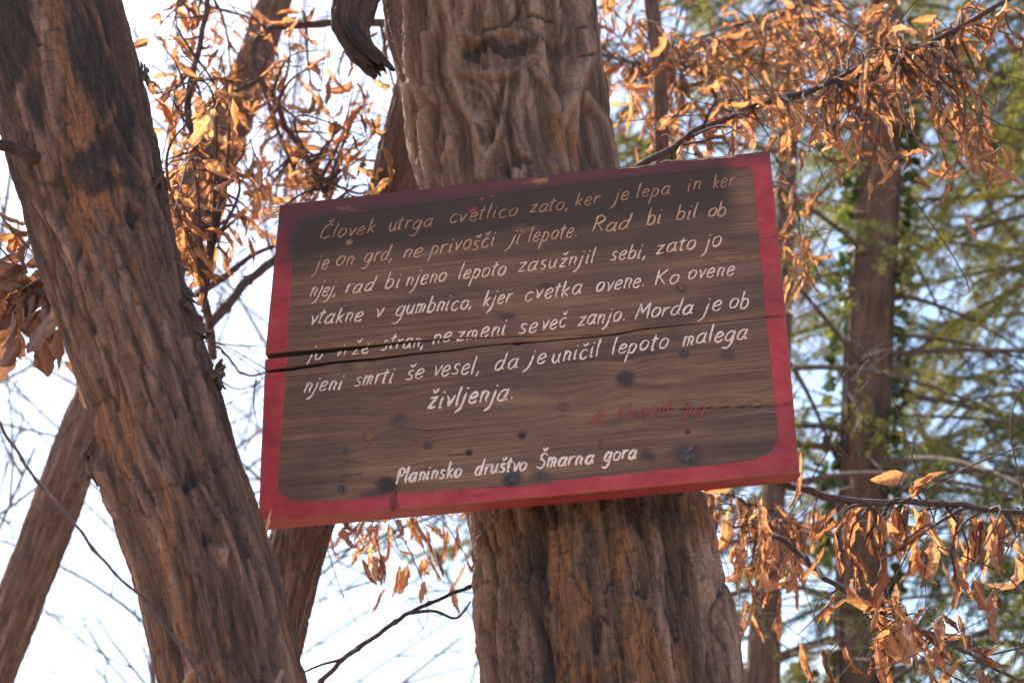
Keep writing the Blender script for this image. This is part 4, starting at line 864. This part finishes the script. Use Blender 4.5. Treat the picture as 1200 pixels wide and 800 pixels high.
leafy_branch('leafy_branch', 'dense orange foliage on fine twigs behind the sapling stem', [(690, 60, .2), (730, 70, .1), (770, 75, 0), (820, 60, 0), (870, 40, 0), (930, 10, 0), (990, -30, 0)],
   [(735, 40, 30, 40, 14), (740, 110, 26, 40, 16), (790, 40, 40, 34, 16), (800, 110, 40, 34, 16), (850, 60, 40, 34, 14), (900, 80, 40, 34, 12), (750, 165, 30, 18, 9), (870, 25, 50, 24, 12), (900, 125, 40, 20, 8), (820, 140, 40, 20, 9), (960, 60, 60, 50, 12), (860, 90, 110, 60, 22), (1000, 130, 50, 30, 6)], 3.5, 35, G1, r0=.008, r1=.003, jdepth=.35, size=(.055, .095))
leafy_branch('leafy_branch', 'drooping cluster of orange leaves beside the upper right edge of the board', [(905, 180, .3), (925, 215, .1), (935, 250, 0), (940, 300, 0), (950, 340, 0)],
   [(922, 250, 10, 26, 4), (930, 310, 12, 30, 4), (916, 210, 10, 20, 3), (940, 330, 14, 14, 2)], 3.0, 36, G1, dens=1, r0=.003, r1=.0015, jdepth=.1, size=(.06, .09))
leafy_branch('leafy_branch', 'straight twig along the top frame edge with orange leaves at the right', [(880, -60, .4), (940, -20, .3), (985, 5, .3), (1020, 40, .2), (1040, 90, .2)], [(970, 20, 40, 24, 9), (1030, 50, 26, 30, 8), (925, 35, 34, 24, 8), (1000, 60, 26, 22, 6)], 3.0, 37, G1, r0=.005, r1=.002, jdepth=.2)
# lower right
leafy_branch('leafy_branch', 'near level branch below the right corner of the board with long curled leaves', [(840, 545, .15), (880, 556, .1), (920, 568, .05), (965, 581, 0), (1010, 588, 0), (1050, 587, 0), (1095, 591, 0), (1140, 593, -.03), (1180, 600, -.05), (1240, 606, -.1)],
   [(968, 620, 16, 24, 4), (990, 595, 20, 14, 5), (1030, 600, 24, 14, 5), (1060, 570, 24, 14, 4), (1085, 610, 20, 26, 4), (1025, 640, 22, 26, 6), (1110, 640, 26, 26, 5), (1150, 660, 26, 40, 6), (1170, 600, 22, 16, 5), (1195, 620, 14, 26, 4), (1130, 700, 24, 30, 3), (945, 565, 14, 16, 3), (1000, 665, 18, 26, 5)], 2.3, 38, G1, r0=.0085, r1=.004, jdepth=.1, size=(.06, .10), hang=1.1, lo=0, hi=.9, dens=.42, spread=1.2)
leafy_branch('leafy_branch', 'sagging lower right branch hung with brown rolled leaves', [(905, 625, .1), (945, 655, .05), (970, 678, 0), (1000, 698, 0), (1042, 722, 0), (1080, 737, 0), (1110, 752, 0), (1165, 782, 0), (1230, 810, 0)],
   [(1000, 690, 20, 22, 5), (1040, 700, 22, 26, 6), (1075, 735, 20, 22, 5), (1105, 715, 20, 26, 5), (1110, 775, 24, 24, 6), (1025, 745, 14, 26, 3), (965, 770, 12, 26, 3), (1165, 785, 26, 14, 4), (930, 745, 10, 14, 2)], 2.4, 39, G1, r0=.0055, r1=.0025, jdepth=.12, size=(.06, .10), hang=1.2, lo=0, hi=.75, dens=.5, spread=1.2)
leafy_branch('leafy_branch', 'dense hanging curtain of glowing leaves just right of the stout trunk under the board', [(800, 560, .2), (840, 575, .1), (880, 590, 0), (910, 600, 0), (940, 612, -.05)],
   [(850, 610, 20, 30, 9), (880, 630, 26, 36, 18), (905, 620, 24, 26, 13), (870, 700, 14, 34, 6), (915, 690, 12, 24, 4), (890, 580, 34, 14, 9), (925, 650, 18, 30, 6)], 2.9, 40, G1, r0=.006, r1=.002, jdepth=.2, size=(.055, .09), hang=1.3)
# below the board, left
leafy_branch('leafy_branch', 'cluster of golden leaves hanging under the bottom edge of the board', [(560, 560, .2), (520, 580, .1), (480, 600, 0), (440, 610, 0), (400, 612, 0), (370, 616, 0)],
   [(430, 625, 30, 14, 5), (480, 640, 30, 24, 10), (510, 650, 26, 26, 8), (470, 670, 22, 14, 4), (535, 625, 14, 18, 4), (525, 700, 4, 26, 2), (395, 622, 14, 8, 2), (545, 660, 10, 20, 3)], 2.9, 41, G1, r0=.004, r1=.0015, jdepth=.12, size=(.055, .085), hang=.9, lo=.3, dens=.55)
# far left: withered bunch behind the slim trunk
leafy_branch('withered_leaf_bunch', 'bunch of large withered brown leaves behind the left edge of the slim trunk', [(110, 330, .1), (80, 330, .05), (50, 340, 0), (20, 335, 0)],
   [(40, 330, 30, 26, 12), (20, 370, 20, 26, 7), (70, 370, 20, 22, 6), (36, 265, 12, 14, 3), (62, 410, 16, 10, 2), (10, 330, 14, 30, 6), (30, 300, 12, 20, 3)], 2.2, 42, None, cat='leaf bunch', protos=BROAD, leafmat='leaf_brown', r0=.004, r1=.002, size=(.06, .10), jdepth=.07, step=.03, dens=.6, spread=1.)
leafy_branch('leafy_branch', 'few small orange leaves at the left frame edge above the withered bunch', [(-40, 250, 0), (0, 262, 0), (30, 275, 0), (55, 300, .1)], [(15, 270, 20, 14, 4), (5, 300, 14, 14, 2)], 2.6, 43, G1, r0=.002, r1=.001, size=(.05, .08), jdepth=.08)

# single dry leaves lying close to the camera side
def single_leaf(label, px, py, Y, d, size, seed, protos=BROAD, mat='leaf_brown'):
    rng = np.random.RandomState(seed); a = Acc(); p = at(px, py, Y)
    put_leaves(a, protos, [p], [np.asarray(d, float)], [size], rng, lo=.3, hi=.9)
    o = a.build('dry_leaf', M[mat], None, tuple(p)); o.location = tuple(p); return tag(o, label, 'leaf')
# bare twigs
def bare_twig(label, pts, r0, r1, seed, side=(), mat='twig', buds=0):
    P = np.array([at(*p) for p in pts]); org = tuple(P[0]); rng = np.random.RandomState(seed)
    e = empty('bare_twig', org, label, 'twig'); W = Acc(); Q = catmull(P, 60); Q += np.stack([.003*pn(np.arange(60)*.3, seed+k*3.3, .5) for k in range(3)], -1)
    tube(W, Q, np.linspace(r0, r1, 60)*(1+.5*(np.arange(60) % 13 == 6)), 6, 60)
    W.build('stem', M[mat], e, org)
    S = Acc()
    for s in side:
        q = catmull(np.array([at(*p) for p in s]), 24); tube(S, q, np.linspace(r1*1.2, r1*.5, 24), 5, 24)
    if side: S.build('shoot', M[mat], e, org)
    return e
bare_twig('long reddish twig crossing in front of the slim left trunk from the left edge', [(-30, 455, 1.75), (2, 500, 1.72), (35, 553, 1.7), (80, 604, 1.68), (130, 668, 1.66), (170, 706, 1.64), (215, 762, 1.62), (255, 830, 1.6)], .0022, .0016, 51)
bare_twig('forked grey twig rising right below the board, left of the stout trunk', [(360, 820, 2.3), (385, 788, 2.3), (430, 752, 2.32), (480, 718, 2.36), (520, 700, 2.4), (552, 686, 2.42)], .0042, .003, 52, side=[[(480, 718, 2.36), (510, 716, 2.36), (535, 724, 2.36), (552, 704, 2.36)], [(430, 752, 2.32), (400, 772, 2.3), (378, 778, 2.3), (350, 790, 2.3)]])
bare_twig('thin pale grass-like twig standing between the slim trunk and the board corner', [(318, 840, 2.2), (345, 760, 2.2), (365, 690, 2.2), (385, 620, 2.2), (388, 600, 2.2)], .0012, .0008, 53, side=[[(345, 760, 2.2), (352, 690, 2.2), (356, 630, 2.2)]])
bare_twig('dark bent twigs entering behind the left edge of the board', [(225, 385, 3.0), (262, 412, 3.0), (290, 440, 3.0), (312, 436, 3.0), (340, 425, 3.05)], .004, .002, 54, side=[[(240, 400, 3), (280, 405, 3), (318, 406, 3)], [(250, 440, 3), (280, 456, 3), (305, 446, 3), (316, 435, 3)], [(300, 445, 3), (297, 470, 3), (302, 500, 3)]])
bare_twig('thick curved grey branch between the slim trunk and the board', [(218, 350, 3.1), (240, 385, 3.1), (262, 362, 3.1), (290, 330, 3.15), (330, 300, 3.2), (380, 280, 3.2)], .013, .009, 55, side=[[(230, 345, 3.1), (262, 325, 3.15), (300, 297, 3.2), (330, 285, 3.2)]])
single_leaf('large brown curled leaf at the bottom in front of the slim trunk', 234, 778, 1.62, (-.9, .1, -.55), .062, 61)
single_leaf('small brown leaf caught on the lower left corner of the board', 318, 598, 1.985, (-.15, -.1, -1), .042, 62, LONG)
single_leaf('narrow brown leaf tip at the bottom edge of the slim trunk', 330, 782, 1.62, (-.25, 0, -1), .05, 64, LONG)

# ---------------------------------------------------------------- conifers at the right, ivy on one of them
def conifer(label, pix, Y, seed, zlo=2.0, zhi=9.0, nbr=46, length=(1.2, 2.6), dens=1.0, base=None, dead=True, azim=None, nw=.0022, nl=1.0, group='conifers behind the board at the right', width=None, topz=9):
    rng = np.random.RandomState(seed)
    low = max(pix, key=lambda q: q[1]); p = at(low[0], low[1], Y); b = (p[0], p[1]) if base is None else base
    e, C, R = back_tree('conifer', [(x, y, h, Y) for x, y, h in pix], M['conifer_bark'], label, seed, k=5, amp=.006, n=60, step=.02, top=topz-5, base=b, group=group)
    org = tuple(e.location)
    W = Acc(); Nd = Acc(); cur = [.5]
    def needles(P, T, wide):
        n = len(P); k = 4
        for s in range(k):
            a = rng.normal(0, 1, (n, 3)); a -= T*np.sum(a*T, 1)[:, None]; a /= np.linalg.norm(a, axis=1)[:, None]+1e-9
            d = a*.8+T*.6+[0, 0, -.12]; ln = rng.uniform(.018, .034, (n, 1))*wide; sd = np.cross(d, rng.normal(0, 1, (n, 3))); sd /= np.linalg.norm(sd, axis=1)[:, None]+1e-9
            V = np.stack([P-sd*nw, P+sd*nw, P+d*ln*nl+sd*nw*.5, P+d*ln*nl-sd*nw*.5], 1).reshape(-1, 3)
            Nd.add(V, np.arange(n*4).reshape(-1, 4), rnd=np.repeat(np.clip(rng.normal(cur[0], .14, n), 0, 1), 4), vein=0.)
    for i in range(nbr):
        z = rng.uniform(zlo, zhi); j = np.argmin(abs(C[:, 2]-z)); s = C[j]; az = rng.uniform(0, 2*PI) if azim is None else rng.uniform(*azim)
        ln = rng.uniform(*length)*(1-.35*(z-zlo)/(zhi-zlo)); d = np.array([math.cos(az), math.sin(az), 0])
        lat = np.array([-d[1], d[0], 0])
        cur[0] = rng.uniform(.05, 1.0)
        up0 = rng.uniform(-.1, .35); droop = rng.uniform(.25, .6); bend = rng.normal(0, .2)
        t = np.linspace(0, 1, 16)[:, None]
        B = s+d*ln*t+np.array([0, 0, 1.])*ln*(up0*t-droop*t*t+.12*t**4)+lat*bend*ln*t*t
        tube(W, B, np.linspace(.016, .004, 16)*(.5+.3*ln), 5, 16)
        T = np.gradient(B, axis=0); T /= np.linalg.norm(T, axis=1)[:, None]
        nb = int(ln/.075*dens)
        for q in range(nb):
            f = rng.uniform(.22, 1.0); x = f*15; i0 = min(int(x), 14); c = B[i0]*(1-x+i0)+B[i0+1]*(x-i0)
            sd = rng.choice([-1, 1]); l2 = ln*.33*(1.12-f)*rng.uniform(.5, 1.2)+.10
            dd = T[i0]*.65+lat*sd*.75+np.array([0, 0, rng.uniform(-.5, -.05)]); dd /= np.linalg.norm(dd)
            m = max(4, int(l2/.016)); tt = np.linspace(0, 1, m)[:, None]
            S = c+dd*l2*tt+np.array([0, 0, -.28])*l2*tt*tt+rng.normal(0, .01, 3)*tt
            TT = np.gradient(S, axis=0); TT /= np.linalg.norm(TT, axis=1)[:, None]
            tube(W, S[[0, m//2, m-1]], [.0035, .0025, .001], 3, 4)
            needles(S[max(1, m//8):], TT[max(1, m//8):], 1.0)
            if l2 > .25:
                for h in range(int(l2/.09)):
                    g = rng.randint(m//5, m); l3 = rng.uniform(.06, .16); d3 = TT[g]*.6+np.cross(TT[g], [0, 0, 1])*rng.choice([-1, 1])*.8+[0, 0, -.25]; d3 /= np.linalg.norm(d3)
                    k = max(3, int(l3/.016)); S3 = S[g]+d3*l3*np.linspace(0, 1, k)[:, None]
                    needles(S3, np.repeat(d3[None], k, 0), .9)
    W.build('branches', M['conifer_bark_plain'], e, org); Nd.build('needles', M['needle'], e, org)
    if dead:
        Dd = Acc()
        for i in range(40):
            z = rng.uniform(1.8, 6.5); j = np.argmin(abs(C[:, 2]-z)); az = rng.uniform(PI*1.0, PI*2.0); d = np.array([math.cos(az), math.sin(az), rng.uniform(-.5, .3)])
            s = C[j]+d*R[j]*.9; l1 = rng.uniform(.08, .4); P = np.array([s, s+d*l1*.5+rng.normal(0, .03, 3), s+d*l1+rng.normal(0, .06, 3)])
            tube(Dd, P, [.005, .004, .0015], 4, 7)
            if rng.rand() < .6: g = P[1]; tube(Dd, [g, g+rng.normal(0, .07, 3), g+rng.normal(0, .11, 3)], [.003, .0022, .001], 4, 6)
        Dd.build('dead_twigs', M['pale_twig'], e, org)
    return e, C, R
M['conifer_bark_plain'] = simple_bark('conifer_branch_bark', (.06, .043, .038), (.17, .12, .095), 60)
eC, CC, RC = conifer('tall conifer trunk wrapped with ivy right of the board', [(1004, 900, 28), (1006, 800, 27.5), (1012, 560, 26.5), (1018, 400, 26), (1030, 200, 24), (1036, 0, 19), (1041, -120, 17)], 6.2, 71, zlo=2.0, zhi=9.5, nbr=50, length=(1.2, 2.8), dens=.6)
conifer('thin conifer trunk just right of the board, left of the ivy-clad one', [(889, 900, 21), (893, 800, 20), (903, 650, 14), (912, 450, 12.5), (918, 300, 12), (928, 50, 11), (935, -80, 10)], 5.4, 72, zlo=3.2, zhi=8, nbr=16, length=(.8, 1.6), dens=.6)
conifer('conifer just beyond the right frame edge with needled boughs reaching in', [(1330, 900, 30), (1330, 500, 28), (1340, 0, 24), (1345, -150, 22)], 6.8, 73, zlo=2.0, zhi=9.0, nbr=88, length=(1.5, 3.2), dens=.9, dead=False, azim=(PI*.5, PI*1.6), nw=.0022, nl=1.1)
conifer('distant conifer hidden behind the ivy-clad trunk, its boughs spreading either side', [(1006, 900, 10), (1012, 500, 9), (1026, 100, 7), (1028, -100, 6)], 10.5, 74, zlo=2.6, zhi=12, nbr=36, length=(1.8, 3.4), dens=.8, dead=False, topz=11, nw=.0034, nl=1.4)
conifer('distant conifer farthest right, its trunk beyond the frame edge', [(1262, 900, 14), (1260, 500, 13), (1257, 100, 10), (1256, -100, 9)], 10.0, 75, zlo=2.2, zhi=12, nbr=42, length=(1.8, 3.4), dens=.75, dead=False, topz=11, azim=(PI*.4, PI*1.6), nw=.0034, nl=1.4)
conifer('distant conifer behind the stout trunk', [(772, 900, 9), (772, 500, 8), (772, 100, 6), (766, -100, 5)], 13.5, 76, zlo=5.5, zhi=14, nbr=34, length=(1.6, 3.0), dens=.7, dead=False, topz=12, nw=.005, nl=1.8)
# ivy climbing the conifer
def ivy():
    rng = np.random.RandomState(9); org = tuple(eC.location); e = empty('ivy', (org[0]-.2, org[1], 0), 'green ivy climbing both sides of the conifer trunk', 'ivy'); o = tuple(e.location)
    St = Acc(); Lf = Acc()
    prot = []
    for s in range(6):
        pts = np.array([[0, 0, 0], [.35, .45, .05], [.75, .25, -.04], [1.0, 0, .02], [.75, -.25, .06], [.35, -.45, -.03], [.5, 0, .08]]); prot.append((pts+rng.normal(0, .04, pts.shape), np.array([[0, 1, 2, 6], [0, 6, 4, 5], [6, 2, 3, 4]]), np.zeros(7)))
    for side_az in (PI*1.0, PI*1.12, PI*.93, PI*1.9, PI*2.02, PI*1.82):
        zz = np.linspace(0.1, rng.uniform(4.6, 6.5), 60); idx = [np.argmin(abs(C_[2]-0)) for C_ in ()] 
        J = np.array([np.argmin(abs(CC[:, 2]-z)) for z in zz]); az = side_az+.25*np.array([pn(z*1.5, side_az, .5) for z in zz])
        P = CC[J]+np.stack([np.cos(az), np.sin(az), 0*az], -1)*(RC[J]*1.03)[:, None]; tube(St, P, np.full(60, .008), 5, 60)
        n = 300; t = rng.uniform(0, 59, n); i = t.astype(int); i = np.minimum(i, 58); p = P[i]+(P[i+1]-P[i])*(t-i)[:, None]
        outv = np.stack([np.cos(az[i]), np.sin(az[i]), 0*az[i]], -1); keep = fbm(p[:, 2]*1.4, side_az*3, .3, 2) > -.18; p, outv = p[keep], outv[keep]; n = len(p)
        put_leaves(Lf, prot, p+outv*rng.uniform(.0, .07, (n, 1)), outv*.5+rng.normal(0, .6, (n, 3))+[0, 0, -.5], rng.uniform(.04, .075, n), rng)
    St.build('stems', M['twig'], e, o); Lf.build('leaves', M['ivy'], e, o)
ivy()

# ---------------------------------------------------------------- bare trees far behind, at the left
def bare_tree(label, px, Y, h, seed, lean=(0, 0), r=.07, depth_=5):
    rng = np.random.RandomState(seed); p = at(px, 800, Y); b = np.array([p[0], Y, 0.]); e = empty('bare_tree', tuple(b), label, 'tree', 'bare trees far behind at the left')
    Tk = Acc(); Br = Acc()
    P = np.array([b, b+[lean[0]*.3, lean[1]*.3, h*.35], b+[lean[0]*.6, lean[1]*.6, h*.7], b+[lean[0], lean[1], h]]); P[1:-1] += rng.normal(0, .08, (2, 3))
    Q = catmull(P, 30); tube(Tk, Q, np.linspace(r, r*.2, 30), 8, 30)
    def grow(s, d, ln, rad, lv):
        t = np.linspace(0, 1, 6)[:, None]; k = rng.normal(0, .22, 3); K = s+d*ln*t+k*ln*t*t+np.array([0, 0, .12])*ln*t*t
        tube(Br, K, np.linspace(rad, rad*.45, 6), 5 if lv > 2 else 3, 6)
        if lv <= 0: return
        for i in range(rng.randint(2, 4)):
            f = rng.uniform(.25, 1); x = f*5; i0 = min(int(x), 4); c = K[i0]+(K[i0+1]-K[i0])*(x-i0)
            nd = d+rng.normal(0, .62, 3); nd /= np.linalg.norm(nd); grow(c, nd, ln*rng.uniform(.45, .75), rad*.5, lv-1)
    for i in range(24):
        f = rng.uniform(.22, 1); c = Q[int(f*29)]; az = rng.uniform(0, 2*PI); d = np.array([math.cos(az)*.8, math.sin(az)*.8, rng.uniform(.1, .8)]); d /= np.linalg.norm(d)
        grow(c, d, h*rng.uniform(.14, .26), r*(1-f*.7)*.5, depth_-1)
    Tk.build('trunk', M['bare'], e, tuple(b)); Br.build('branches', M['bare'], e, tuple(b))
bare_tree('leafless tree far off between the slim trunk and the stout trunk', 340, 8.5, 8.5, 81, (-.2, 0), r=.04)
bare_tree('leafless tree far off at the left frame edge', -110, 8, 7, 82, (.1, 0), r=.045)
bare_tree('tall leafless tree far off behind the kinked dark branch', 680, 11, 11, 83, (-1.0, 0), r=.06)
bare_tree('leafless tree farthest off, its branch tips filling the gap left of the board', 330, 13, 12, 85, (-.2, 0), r=.045)
bare_tree('leafless tree far off behind the leaning grey brown trunk', 250, 11, 10, 86, (-1.3, 0), r=.04)
bare_tree('leafless tree far off behind the slim left trunk', 262, 10, 9.5, 84, (-.9, 0), r=.05)
